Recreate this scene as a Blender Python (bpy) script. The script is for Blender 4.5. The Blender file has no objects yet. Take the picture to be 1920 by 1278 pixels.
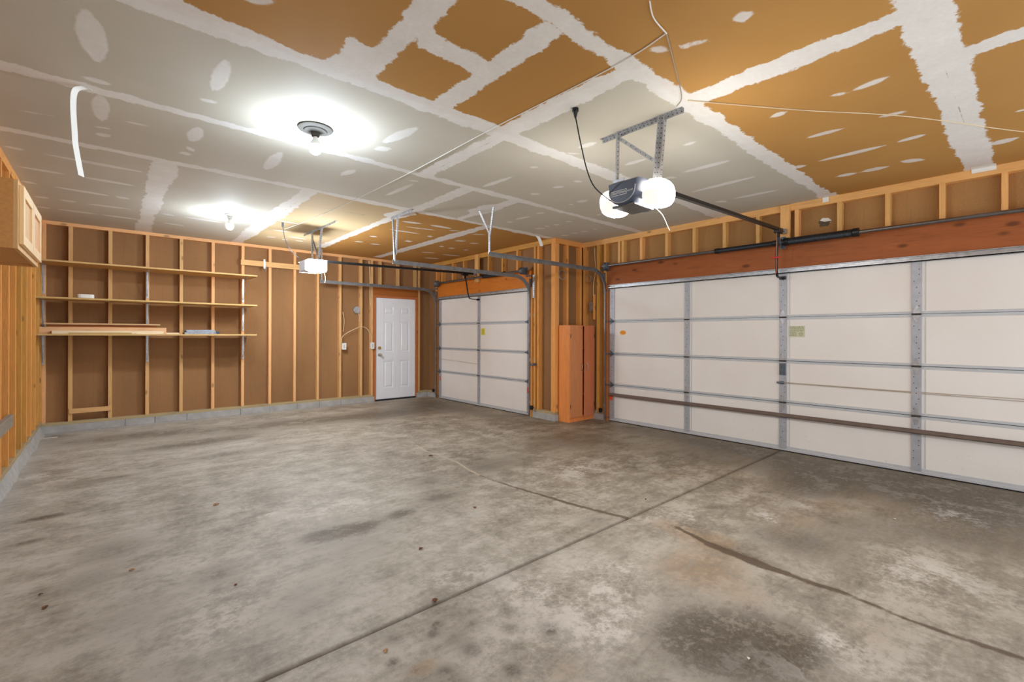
import bpy, bmesh, math, random
import numpy as np
from mathutils import Vector, Matrix
random.seed(7)
SC = bpy.context.scene
COL = SC.collection
# ------------------------------------------------------------------ room metres
HC = 1.3737                       # eye height
CZ = 2.907                        # ceiling height
XL, X1, X2, YF = -0.667, 5.33, 6.002, 8.912   # stud faces: left, single-door wall, wide-door wall, far wall
YJ = 5.05                         # nook wall stud face
YB = -1.4                         # room is open behind the viewer from here on

# ------------------------------------------------------------------ materials
def S(r, g, b):
    f = lambda c: ((c / 255 + .055) / 1.055) ** 2.4 if c > 10 else c / 255 / 12.92
    return (f(r), f(g), f(b), 1)

class NT:
    def __init__(s, name):
        s.m = bpy.data.materials.new(name); s.m.use_nodes = True
        s.t = s.m.node_tree; s.n = s.t.nodes; s.p = s.n['Principled BSDF']
    def node(s, typ, **kw):
        n = s.n.new(typ)
        for k, v in kw.items():
            if k.startswith('i_'):
                key = k[2:]; key = int(key) if key.isdigit() else key.replace('_', ' ')
                s.set(n.inputs[key], v)
            else: setattr(n, k, v)
        return n
    def set(s, inp, v):
        if isinstance(v, bpy.types.NodeSocket): s.t.links.new(v, inp)
        else: inp.default_value = v
    def math(s, op, a, b=0.0, c=0.0, clamp=False):
        n = s.node('ShaderNodeMath', operation=op, use_clamp=clamp)
        s.set(n.inputs[0], a); s.set(n.inputs[1], b); s.set(n.inputs[2], c); return n.outputs[0]
    def coords(s, scale=(1, 1, 1), kind='Object', rnd=False):
        tc = s.node('ShaderNodeTexCoord'); v = tc.outputs[kind]
        if rnd:
            oi = s.node('ShaderNodeObjectInfo')
            a = s.node('ShaderNodeVectorMath', operation='MULTIPLY_ADD')
            s.set(a.inputs[0], oi.outputs['Random']); a.inputs[1].default_value = (37, 53, 71); s.set(a.inputs[2], v); v = a.outputs[0]
        mp = s.node('ShaderNodeMapping'); mp.inputs['Scale'].default_value = scale; s.set(mp.inputs['Vector'], v)
        return mp.outputs[0]
    def noise(s, vec, scale=5, detail=4, rough=.55, dist=0):
        n = s.node('ShaderNodeTexNoise', i_Scale=scale, i_Detail=detail, i_Roughness=rough, i_Distortion=dist)
        s.set(n.inputs['Vector'], vec); return n.outputs['Fac']
    def ramp(s, f, stops):
        n = s.node('ShaderNodeValToRGB'); e = n.color_ramp.elements
        e[0].position, e[0].color = stops[0]; e[1].position, e[1].color = stops[-1]
        for p, c in stops[1:-1]:
            k = e.new(p); k.color = c
        s.set(n.inputs[0], f); return n.outputs[0]
    def mix(s, f, a, b, blend='MIX'):
        n = s.node('ShaderNodeMix', data_type='RGBA', blend_type=blend)
        s.set(n.inputs[0], f); s.set(n.inputs[6], a); s.set(n.inputs[7], b); return n.outputs[2]
    def ss(s, v, a, b):
        n = s.node('ShaderNodeMapRange', interpolation_type='SMOOTHSTEP')
        s.set(n.inputs[0], v); n.inputs[1].default_value = a; n.inputs[2].default_value = b; return n.outputs[0]
    def attr(s, name):
        return s.node('ShaderNodeAttribute', attribute_name=name).outputs['Fac']
    def bump(s, h, strength=.3, dist=.01):
        b = s.node('ShaderNodeBump', i_Strength=strength, i_Distance=dist); s.set(b.inputs['Height'], h)
        s.t.links.new(b.outputs[0], s.p.inputs['Normal'])
    def out(s, col=None, rough=None, metal=None, spec=None):
        if col is not None: s.set(s.p.inputs['Base Color'], col)
        if rough is not None: s.set(s.p.inputs['Roughness'], rough)
        if metal is not None: s.set(s.p.inputs['Metallic'], metal)
        if spec is not None: s.p.inputs['Specular IOR Level'].default_value = spec
        return s.m

def sc(c, k): return (min(c[0]*k, 1), min(c[1]*k, 1), min(c[2]*k, 1), 1)

def plain(name, c, rough=.5, metal=0, var=.12, scale=12, stretch=(1, 1, 1), bump=0, spec=.5):
    m = NT(name); v = m.coords(stretch, rnd=True); f = m.noise(v, scale, 5)
    if bump: m.bump(f, bump, .004)
    return m.out(m.ramp(f, [(.3, sc(c, 1 - var)), (.7, sc(c, 1 + var))]), rough, metal, spec)

def wood(name, c, axis=2, rough=.6, knots=True, tint=.25, dark=.7, kr=.16, kk=.65):
    m = NT(name); st = [9, 9, 9]; st[axis] = .9
    v = m.coords(tuple(st), rnd=True)
    g = m.noise(v, 2.2, 6, .6, 1.2)
    fine = m.noise(m.coords(tuple(q * 5 for q in st), rnd=True), 2.0, 3)
    f = m.math('MULTIPLY_ADD', fine, .35, m.math('MULTIPLY', g, .75))
    col = m.ramp(f, [(.3, sc(c, dark)), (.5, c), (.75, sc(c, 1.16))])
    if knots:
        s3 = [7, 7, 7]; s3[axis] = 3.2
        vo = m.node('ShaderNodeTexVoronoi', i_Scale=1.0); m.set(vo.inputs['Vector'], m.coords(tuple(s3), rnd=True))
        k = m.ss(vo.outputs['Distance'], kr, kr*.35)
        col = m.mix(m.math('MULTIPLY', k, kk), col, sc(c, .3))
    oi = m.node('ShaderNodeObjectInfo')
    hs = m.node('ShaderNodeHueSaturation'); m.set(hs.inputs['Color'], col)
    m.set(hs.inputs['Value'], m.math('MULTIPLY_ADD', oi.outputs['Random'], tint, 1 - tint * .55))
    m.set(hs.inputs['Hue'], m.math('MULTIPLY_ADD', oi.outputs['Random'], -.016, .508))
    m.bump(f, .15, .003)
    return m.out(hs.outputs[0], rough, spec=.3)

def emit(name, c, strength, base=None):
    m = NT(name); m.out(base or c, .3)
    m.set(m.p.inputs['Emission Color'], c); m.p.inputs['Emission Strength'].default_value = strength
    return m.m

M = {}
M['stud_z'] = wood('stud_fir_upright', S(222, 174, 118), 2)
M['stud_x'] = wood('stud_fir_along_x', S(222, 174, 118), 0)
M['stud_y'] = wood('stud_fir_along_y', S(222, 174, 116), 1)
M['ora_z'] = wood('stud_orange_upright', S(224, 162, 86), 2)
M['ora_x'] = wood('stud_orange_along_x', S(222, 158, 84), 0)
M['ora_y'] = wood('stud_orange_along_y', S(224, 162, 86), 1)
M['yel_z'] = wood('stud_yellow_upright', S(232, 180, 112), 2)
M['yel_y'] = wood('plate_yellow_along_y', S(232, 180, 112), 1)
M['jamb'] = wood('jamb_red_fir', S(172, 108, 58), 2)
M['jamb_x'] = wood('header_red_fir', S(170, 94, 42), 0, tint=.1)
M['sill'] = wood('treated_sill', S(178, 158, 120), 0, knots=False, tint=.1)
M['sill_y'] = wood('treated_sill_along_y', S(178, 158, 120), 1, knots=False, tint=.1)
M['hdr_wide'] = wood('header_beam_stained', S(164, 90, 52), 1, tint=.05, dark=.6, kr=.22, kk=.8)
M['hdr_single'] = wood('header_beam_orange', S(206, 122, 40), 1, tint=.05, dark=.75)
M['shelf'] = wood('shelf_plywood', S(206, 170, 110), 0, knots=False, tint=.08)
M['lum_pale'] = wood('lumber_pale', S(244, 226, 194), 0, tint=.1)
M['lum_pink'] = wood('lumber_pinkish', S(220, 178, 132), 0, tint=.1)
M['lum_grey'] = wood('lumber_weathered', S(150, 138, 126), 1, tint=.1)
M['cab_birch'] = wood('cabinet_birch', S(222, 176, 122), 2, knots=False, tint=.05, dark=.9)
M['cab_maple'] = wood('cabinet_maple', S(240, 206, 160), 2, knots=False, tint=.05, dark=.9)
M['cab_side'] = plain('cabinet_particle_side', S(206, 150, 84), .6, var=.1, scale=60)
M['cherry_lit'] = wood('tall_cabinet_cherry_lit', S(228, 146, 78), 2, .4, False, .04, .85)  # carcass copy of the cherry with the light painted in, brighter than the doors
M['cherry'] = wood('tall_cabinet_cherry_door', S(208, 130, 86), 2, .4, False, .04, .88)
M['galv'] = plain('galvanised_steel', S(186, 188, 192), .42, .75, .22, 22)
M['galv_dull'] = plain('galvanised_dull', S(138, 138, 140), .5, .6, .2, 14)
M['galv_dark'] = plain('galvanised_dark', S(104, 112, 122), .5, .55, .25, 16)
M['stile'] = plain('stile_spangled_zinc', S(178, 180, 188), .5, .3, .1, 14)
M['hole'] = plain('punched_hole', S(66, 64, 63), .8, 0, .05)
M['black'] = plain('black_enamel', S(34, 36, 38), .35, .3, .1)
M['spring'] = plain('oiled_spring_steel', S(56, 60, 66), .35, .6, .2, 40)
M['shaft'] = plain('shaft_steel', S(120, 118, 118), .35, .8, .15, 30)
M['bronze'] = plain('strut_brown_paint', S(122, 104, 94), .5, .2, .1)
M['rail_pale'] = plain('section_rail_pale', S(196, 198, 202), .5, .1, .05)
M['seal'] = plain('bottom_seal_grey', S(150, 148, 146), .6, 0, .1)
M['rubber'] = plain('black_rubber', S(30, 29, 28), .8, 0, .1)
M['white'] = plain('white_paint', S(236, 239, 245), .4, 0, .02, 4)
M['white_pl'] = plain('white_plastic', S(236, 236, 232), .4, 0, .02)
M['cable'] = plain('cable_sheath', S(226, 206, 170), .5, 0, .05)
M['tape'] = plain('paper_joint_tape', S(238, 236, 230), .8, 0, .03)
M['brass'] = plain('brass', S(190, 158, 96), .3, .8, .08)
M['chrome'] = plain('satin_nickel', S(196, 190, 180), .3, .8, .05)
M['red'] = plain('red_plastic', S(200, 30, 24), .45, 0, .05)
M['redtag'] = plain('red_orange_tag', S(226, 84, 44), .5, 0, .05)
M['yellow'] = plain('yellow_sticker', S(226, 212, 40), .5, 0, .08, 40)
M['orange'] = plain('orange_sticker', S(238, 166, 30), .5, 0, .12, 40)
M['label'] = plain('pale_green_label', S(206, 206, 176), .5, 0, .04, 40)
M['ink'] = plain('label_ink', S(140, 142, 100), .6, 0, .1)
M['ink_dk'] = plain('label_dark_ink', S(96, 90, 74), .6, 0, .1)
M['rope'] = plain('thin_rope', S(176, 160, 140), .8, 0, .1)
M['rope_o'] = plain('orange_cord', S(206, 120, 70), .7, 0, .1)
M['navy'] = plain('opener_blue_grey', S(70, 78, 98), .4, 0, .05)
M['navy_dk'] = plain('opener_dark_grey', S(92, 90, 86), .5, 0, .05)
M['silver'] = plain('silver_trim', S(190, 192, 198), .35, .4, .05)
M['leaf'] = plain('dry_leaf', S(120, 74, 40), .7, 0, .3, 60)
M['leaf_tan'] = plain('dry_leaf_tan', S(186, 146, 104), .7, 0, .2, 60)
M['bluegrey'] = plain('grey_blue_canvas', S(158, 170, 186), .8, 0, .2, 40)
M['darkpad'] = plain('dark_canvas', S(66, 74, 86), .8, 0, .2, 40)
M['curb'] = plain('concrete_curb', S(172, 170, 168), .85, 0, .14, 9, bump=.2)
M['coil'] = plain('wire_coil_grey', S(170, 160, 146), .5, .2, .1)
M['torn'] = plain('torn_board_edge', S(96, 84, 66), .9, 0, .3, 60)
M['bulb'] = emit('bulb_lit', (0.76, .88, 1, 1), 590)
M['lens'] = emit('opener_lens_lit', (1, .98, .945, 1), 96)
M['lens_dim'] = emit('opener_lens_dim_top', (1, .94, .82, 1), 10)
M['lens_cream'] = emit('opener_lens_cream_front', (1, .97, .87, 1), .78, (.3, .29, .26, 1))
M['lens_b'] = emit('far_opener_lens_lit', (.93, .97, 1, 1), 135)
M['socket'] = plain('porcelain_socket', S(205, 203, 198), .4, 0, .03)
M['plate_grey'] = plain('lamp_plate_grey', S(74, 71, 67), .8, 0, .05, spec=.1)

def sheathing(name, c):
    m = NT(name); v = m.coords()
    big = m.noise(m.coords((1, 1, .35)), 1.6, 5)
    sp = m.noise(v, 90, 4, .7); st = m.noise(m.coords((30, 30, .6)), 1.5, 3)
    col = m.ramp(big, [(.3, sc(c, .82)), (.7, sc(c, 1.14))])
    col = m.mix(m.math('MULTIPLY', m.ss(sp, .5, .72), .6), col, sc(c, 1.6))
    col = m.mix(m.math('MULTIPLY', m.ss(st, .5, .8), .25), col, sc(c, .7))
    m.bump(sp, .25, .003)
    return m.out(col, .9, spec=.15)
M['sheath'] = sheathing('brown_fibreboard', S(150, 112, 76))
M['sheath_r'] = sheathing('olive_fibreboard', S(170, 130, 84))

def door_panel_mat():
    m = NT('door_panel_cream'); v = m.coords()
    base = m.ramp(m.noise(v, 1.4, 5), [(.3, S(234, 228, 223)), (.7, S(240, 236, 232))])
    sep = m.node('ShaderNodeSeparateXYZ'); m.set(sep.inputs[0], v)
    low = m.ss(sep.outputs['Z'], .55, .05)
    sp = m.ss(m.noise(m.coords((1, 1, .8)), 26, 6, .75), .6, .74)
    col = m.mix(m.math('MULTIPLY', m.math('MULTIPLY', sp, low), .7), base, S(150, 138, 124))
    return m.out(col, .4, spec=.4)
M['panel'] = door_panel_mat()

# ------------------------------------------------------------------ mesh builder
ORG = {}
class MB:
    def __init__(s): s.v = []; s.f = []; s.mi = []; s.cur = 0
    def mat(s, i): s.cur = i; return s
    def add(s, vs, fs):
        o = len(s.v); s.v += [tuple(v) for v in vs]
        s.f += [tuple(i + o for i in f) for f in fs]; s.mi += [s.cur] * len(fs); return s
    def box(s, x0, x1, y0, y1, z0, z1):
        x0, x1 = sorted((x0, x1)); y0, y1 = sorted((y0, y1)); z0, z1 = sorted((z0, z1))
        return s.add([(x, y, z) for z in (z0, z1) for x, y in ((x0, y0), (x1, y0), (x1, y1), (x0, y1))],
                     [(3, 2, 1, 0), (4, 5, 6, 7), (0, 1, 5, 4), (1, 2, 6, 5), (2, 3, 7, 6), (3, 0, 4, 7)])
    def frame(s, p, q, up=(0, 0, 1)):
        d = (Vector(q) - Vector(p)).normalized(); u = Vector(up)
        if abs(d.dot(u)) > .98: u = Vector((1, 0, 0))
        r = d.cross(u).normalized(); return r, r.cross(d).normalized()
    def bar(s, p, q, w, h, up=(0, 0, 1)):
        r, u = s.frame(p, q, up); vs = []
        for c in (p, q):
            for a, b in ((-1, -1), (1, -1), (1, 1), (-1, 1)): vs.append(Vector(c) + r * (a * w / 2) + u * (b * h / 2))
        return s.add(vs, [(3, 2, 1, 0), (4, 5, 6, 7), (0, 1, 5, 4), (1, 2, 6, 5), (2, 3, 7, 6), (3, 0, 4, 7)])
    def cyl(s, p, q, r, n=14, r2=None):
        return s.loft([(p, r), (q, r if r2 is None else r2)], n)
    def loft(s, st, n=14, up=(0, 0, 1)):
        """rings of radius r about the points of a straight or bent line"""
        vs = []; fs = []; N = len(st)
        for i, (c, r) in enumerate(st):
            a = st[max(i - 1, 0)][0]; b = st[min(i + 1, N - 1)][0]
            if (Vector(b) - Vector(a)).length < 1e-9: b = Vector(a) + Vector((0, 0, 1))
            rr, uu = s.frame(a, b, up)
            for k in range(n):
                t = 2 * math.pi * k / n; vs.append(Vector(c) + rr * (math.cos(t) * r) + uu * (math.sin(t) * r))
        for i in range(N - 1):
            for k in range(n):
                fs.append((i*n+k, i*n+(k+1) % n, (i+1)*n+(k+1) % n, (i+1)*n+k))
        fs.append(tuple(range(n - 1, -1, -1))); fs.append(tuple((N-1)*n+k for k in range(n)))
        return s.add(vs, fs)
    def tube(s, pts, r, n=7): return s.loft([(p, r) for p in pts], n)
    def spline(s, pts, r, n=7, k=6): return s.tube(smooth(pts, k), r, n)
    def prism(s, poly, axis, a0, a1):
        mk = {'x': lambda a, u, w: (a, u, w), 'y': lambda a, u, w: (u, a, w), 'z': lambda a, u, w: (u, w, a)}[axis]
        n = len(poly); vs = [mk(a0, *p) for p in poly] + [mk(a1, *p) for p in poly]
        return s.add(vs, [tuple(range(n - 1, -1, -1)), tuple(range(n, 2*n))] + [(i, (i+1) % n, n+(i+1) % n, n+i) for i in range(n)])
    def sweep(s, prof, pts, side):
        """closed profile (n, side) swept along pts; side is the fixed sideways direction"""
        N = len(pts); n = len(prof); sd = Vector(side); vs = []; fs = []
        for i, c in enumerate(pts):
            d = (Vector(pts[min(i+1, N-1)]) - Vector(pts[max(i-1, 0)])).normalized(); nn = sd.cross(d).normalized()
            vs += [Vector(c) + nn * a + sd * b for a, b in prof]
        for i in range(N - 1):
            for k in range(n): fs.append((i*n+k, i*n+(k+1) % n, (i+1)*n+(k+1) % n, (i+1)*n+k))
        fs.append(tuple(range(n-1, -1, -1))); fs.append(tuple((N-1)*n+k for k in range(n)))
        return s.add(vs, fs)
    def superell(s, c, rx, ry, rz, e=2.6, nu=20, nv=12):
        f = lambda t: math.copysign(abs(t) ** (2 / e), t); vs = []; fs = []
        for j in range(nv + 1):
            ph = -math.pi/2 + math.pi * j / nv
            for k in range(nu):
                t = 2*math.pi*k/nu; cp = f(math.cos(ph))
                vs.append((c[0]+rx*cp*f(math.cos(t)), c[1]+ry*cp*f(math.sin(t)), c[2]+rz*f(math.sin(ph))))
        for j in range(nv):
            for k in range(nu): fs.append((j*nu+k, j*nu+(k+1) % nu, (j+1)*nu+(k+1) % nu, (j+1)*nu+k))
        return s.add(vs, fs)
    def build(s, name, mats, parent=None, org=None, bevel=0, smooth=False, kind=None, seg=2):
        if not isinstance(mats, (list, tuple)): mats = [mats]
        o3 = ORG[parent.name] if parent else Vector(org or (0, 0, 0))
        me = bpy.data.meshes.new(name)
        me.from_pydata([tuple(Vector(v) - o3) for v in s.v], [], s.f)
        for m in mats: me.materials.append(m)
        me.polygons.foreach_set('material_index', s.mi)
        bm = bmesh.new(); bm.from_mesh(me)
        if smooth: bmesh.ops.remove_doubles(bm, verts=bm.verts, dist=1e-6)
        bmesh.ops.recalc_face_normals(bm, faces=bm.faces); bm.to_mesh(me); bm.free()
        if smooth:
            me.polygons.foreach_set('use_smooth', [True] * len(me.polygons))
            me.set_sharp_from_angle(angle=math.radians(42))
        o = bpy.data.objects.new(name, me); COL.objects.link(o); ORG[o.name] = o3
        if parent: o.parent = parent
        else: o.location = o3
        if bevel:
            b = o.modifiers.new('bevel', 'BEVEL'); b.width = bevel; b.segments = seg; b.limit_method = 'ANGLE'; b.angle_limit = math.radians(40)
        if kind: o['kind'] = kind
        return o

def smooth(pts, k=6):
    P = [Vector(p) for p in pts]; out = []
    for i in range(len(P) - 1):
        p0, p1, p2, p3 = P[max(i-1, 0)], P[i], P[i+1], P[min(i+2, len(P)-1)]
        for j in range(k):
            t = j / k
            out.append(.5 * ((2*p1) + (p2-p0)*t + (2*p0-5*p1+4*p2-p3)*t*t + (3*p1-p0-3*p2+p3)*t**3))
    return out + [P[-1]]

def thing(name, loc, label, cat, group=None):
    o = bpy.data.objects.new(name, None); o.empty_display_size = .1
    COL.objects.link(o); o.location = loc; ORG[o.name] = Vector(loc); return tag(o, label, cat, group)
def tag(o, label, cat, group=None, kind=None):
    o['label'] = label; o['category'] = cat
    if group: o['group'] = group
    if kind: o['kind'] = kind
    return o
def structure(name, loc=(0, 0, 0)):
    o = bpy.data.objects.new(name, None); COL.objects.link(o); o.location = loc; ORG[o.name] = Vector(loc); o['kind'] = 'structure'; return o
def box(name, m, parent, x0, x1, y0, y1, z0, z1, bevel=.002):
    return MB().box(x0, x1, y0, y1, z0, z1).build(name, m, parent, bevel=bevel)
def tbox(name, m, x0, x1, y0, y1, z0, z1, label, cat, group=None, bevel=.002):
    org = ((x0+x1)/2, (y0+y1)/2, min(z0, z1))
    return tag(MB().box(x0, x1, y0, y1, z0, z1).build(name, m, None, org, bevel=bevel), label, cat, group)

# ------------------------------------------------------------------ grids with surface marks
def sd_box(X, Y, x0, x1, y0, y1):
    dx = np.abs(X - (x0+x1)/2) - (x1-x0)/2; dy = np.abs(Y - (y0+y1)/2) - (y1-y0)/2
    return np.hypot(np.maximum(dx, 0), np.maximum(dy, 0)) + np.minimum(np.maximum(dx, dy), 0)
def sd_seg(X, Y, x0, y0, x1, y1):
    dx, dy = x1-x0, y1-y0; t = np.clip(((X-x0)*dx + (Y-y0)*dy) / max(dx*dx+dy*dy, 1e-9), 0, 1)
    return np.hypot(X-x0-t*dx, Y-y0-t*dy)
def sd_taper(X, Y, x0, y0, x1, y1, r):
    """spindle: half-width r in the middle, thin at both ends"""
    dx, dy = x1-x0, y1-y0; L = max(math.hypot(dx, dy), 1e-6)
    t = np.clip(((X-x0)*dx + (Y-y0)*dy) / L**2, 0, 1)
    return np.hypot(X-x0-t*dx, Y-y0-t*dy) - r * np.sqrt(np.clip(1 - (2*t-1)**2, .12, 1))
def grid(name, xs, ys, zf, mats, attrs, up=True):
    nx, ny = len(xs), len(ys); X, Y = np.meshgrid(xs, ys); Z = zf(X, Y)
    co = np.stack([X, Y, Z], -1).reshape(-1, 3).astype(np.float32)
    i = np.arange((nx-1)*(ny-1)); r, c = i // (nx-1), i % (nx-1); a = r*nx + c
    q = np.stack([a, a+1, a+nx+1, a+nx], -1) if up else np.stack([a, a+nx, a+nx+1, a+1], -1)
    me = bpy.data.meshes.new(name); me.vertices.add(len(co)); me.vertices.foreach_set('co', co.ravel())
    n = len(q); me.loops.add(4*n); me.loops.foreach_set('vertex_index', q.ravel().astype(np.int32))
    me.polygons.add(n); me.polygons.foreach_set('loop_start', np.arange(0, 4*n, 4, dtype=np.int32)); me.polygons.foreach_set('loop_total', np.full(n, 4, np.int32))
    me.update(calc_edges=True)
    for k, A in attrs(X, Y).items():
        at = me.attributes.new(k, 'FLOAT', 'POINT'); at.data.foreach_set('value', A.reshape(-1).astype(np.float32))
    me.materials.append(mats)
    o = bpy.data.objects.new(name, me); COL.objects.link(o); o['kind'] = 'structure'; return o

SPOTS = [(-.08,3.01,-.05,3.5,.06),(.5,3.02,.5,3.45,.05),(.44,3.63,.56,3.6,.035),(-.11,3.78,.01,3.78,.035),(-.04,4.01,-.04,4.47,.05),(-.09,4.64,.02,4.59,.03),(-.07,4.81,.01,4.75,.05),(.51,4.14,.5,4.45,.05),(.46,4.82,.53,4.79,.045),(.49,4.62,.54,4.7,.029),(1.1,4.25,1.11,4.75,.045),(-.64,5.62,-.53,5.61,.042),(-.41,5.63,.23,5.63,.042),(-.62,6.21,-.31,6.21,.042),(-.65,6.79,-.57,6.8,.05),(-.4,6.82,-.01,6.85,.043),(-.18,6.2,.19,6.21,.045),(-.62,7.46,-.51,7.42,.046),(-.41,7.45,-.29,7.44,.05),(.09,6.84,.17,6.86,.045),(-.18,7.45,.2,7.42,.05),(-.64,8.04,-.54,8.02,.045),(-.44,8.02,-.1,8.02,.06),(-.06,8.02,.33,8.01,.06),(.52,7.41,.65,7.45,.05),(.77,7.43,1.17,7.46,.05),(.58,8.01,.82,8.05,.05),(-.47,4.64,-.27,4.6,.022),(.08,4.37,.23,4.35,.023),(.47,2.41,.57,2.33,.03),(1.67,3.45,1.73,3.06,.045),(1.68,3.63,1.75,3.55,.049),(1.7,4.45,1.74,4.22,.05),(2.32,4.78,2.35,4.23,.041),(2.26,4.16,2.36,4.11,.028),(2.91,3.09,2.98,3.03,.027),(2.94,3.81,2.96,3.36,.039),(3.5,3.35,3.55,3.27,.029),(3.51,3.07,3.58,3.03,.026),(3.47,3.67,3.55,3.61,.033),(4.09,3.52,4.13,3.41,.041),(2.91,2.65,3.01,2.58,.019),(2.91,2.49,2.93,2.34,.038),(3.52,2.48,3.53,2.25,.039),(4.1,2.42,4.16,2.34,.033),(2.18,1.39,2.27,1.32,.031),(2.28,1.26,2.33,1.23,.021),(2.27,.94,2.33,.95,.05),(2.29,1.25,2.35,1.14,.016),(3.48,.88,3.52,.81,.026),(3.51,.76,3.48,.6,.036),(3.51,1.24,3.5,1.15,.036),(4.07,.76,4.11,.6,.028),(4.09,1.21,4.1,.95,.038),(4.71,.73,4.69,.58,.035),(4.71,1.28,4.72,.83,.038),(5.3,1.29,5.32,1.15,.045),(5.32,1.09,5.33,.92,.045),(5.26,.79,5.35,.68,.04),(4.73,1.49,4.74,1.4,.043),(5.33,.26,5.3,.12,.06),(4.67,.11,4.68,.06,.029),(3.51,1.91,3.51,1.8,.035),(4.09,2.22,4.11,1.81,.037),(4.72,2.46,4.71,1.83,.035),(5.3,2.27,5.33,1.8,.043),(5.26,2.45,5.36,2.38,.041),(3.02,5.72,3.28,5.67,.045),(3.41,5.64,3.76,5.64,.05),(3.21,5.97,3.63,5.89,.03),(3.1,6.28,3.59,6.26,.04),(3.1,6.91,3.19,6.91,.055),(3.09,7.49,3.21,7.45,.05),(3.38,7.51,3.5,7.47,.045),(3.78,6.33,3.83,6.29,.06),(3.71,6.9,3.77,6.85,.08),(4.37,6.91,4.42,6.87,.07),(4.58,6.95,4.66,6.88,.07),(1.84,7.47,2.1,7.45,.045),(1.89,8.08,2.01,8.01,.04),(2.15,7.82,2.42,7.86,.04),(2.33,8.07,2.44,8.08,.045),(2.13,8.09,2.22,8.14,.04),(1.75,6.81,2.03,6.84,.03),(4.08,3.63,4.13,3.65,.025),(4.71,3.73,4.75,3.71,.039),(4.1,4.6,4.13,4.37,.038),(4.11,4.8,4.16,4.74,.037),(4.1,4.22,4.14,4.11,.041),(4.66,4.82,4.77,4.72,.035),(4.65,4.61,4.74,4.6,.027),(4.68,4.47,4.76,4.43,.038),(4.66,4.24,4.76,4.2,.034),(5.3,4.26,5.36,4.26,.027),(5.29,4.88,5.37,4.79,.04),(5.28,4.68,5.35,4.58,.038),(5.31,4.52,5.37,4.42,.038),(4.31,6.32,4.42,6.24,.05),(4.88,6.91,4.95,6.87,.05),(4.6,6.33,4.71,6.25,.045),(4.85,7.57,5.2,7.51,.05),(4.79,8.14,5.07,8.07,.05),(4.42,7.63,4.67,7.53,.045),(3.8,5.76,3.93,5.67,.03),(4.2,5.74,4.38,5.64,.032)]
BANDS = [(-.9,6.1,2.645,2.80),(-.9,6.1,3.88,3.985),(-.9,5.3,5.08,5.19),          # A B C
         (1.0,6.1,1.475,1.61),(-.9,6.1,.26,.46),                                     # E F
         (.30,.48,5.13,9),(1.54,1.73,5.13,9),(2.22,2.37,2.72,3.93),(2.78,2.93,3.93,5.13),(2.76,2.90,5.13,8.4),
         (3.46,3.59,3.93,5.13),(3.97,4.15,5.13,8.75),(2.19,2.36,1.54,2.72),(2.80,2.96,.34,1.54),(3.43,3.54,-.9,.34),
         (1.06,1.22,1.6,2.75),(1.2,1.65,2.03,2.20),(1.60,1.76,1.58,2.75),(1.1,2.3,2.63,2.80),(.92,1.12,2.35,2.75),
         (5.85,6.1,1.44,1.64)]
def ceil_attrs(X, Y):
    wob = .010*np.sin(X*3.1+Y*1.7) + .008*np.sin(Y*4.3-X*2.2)
    mud = np.full(X.shape, 9.0)
    for b in BANDS: mud = np.minimum(mud, sd_box(X, Y, *b))
    mud = np.minimum(mud, sd_seg(X, Y, 3.49, 4.62, 3.5, 4.4) - .13)
    mud = np.minimum(mud, sd_seg(X, Y, 2.80, 5.5, 2.84, 5.3) - .12)
    spot = np.full(X.shape, 9.0)
    for s in SPOTS: spot = np.minimum(spot, sd_taper(X, Y, *s))
    br = np.minimum(sd_box(X, Y, -2, 2.25, -3, 2.72), sd_box(X, Y, -2, 8, -3, 1.54))
    br = np.minimum(br, sd_box(X, Y, 2.85, 5.6, 5.13, 10))
    opener_glow = sd_box(X, Y, 1.63, 2.85, 5.13, 10)
    crk = np.full(X.shape, 9.0)
    for x0, y0, x1, y1 in ((-.9,2.725,2.1,2.725),(1.0,1.535,2.9,1.535),(2.9,.37,6.1,.345),(.37,5.2,.37,8.8),(1.66,5.2,1.66,8.8),(2.3,2.8,2.3,3.9),(4.06,5.2,4.06,8.7),(1.7,5.75,2.5,5.75),(1.9,6.3,2.8,6.25)):
        crk = np.minimum(crk, sd_seg(X, Y, x0, y0, x1, y1))
    return dict(mud=mud + wob, spot=spot + wob*.5, brown=br, opener_glow=opener_glow, crk=crk)

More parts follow.
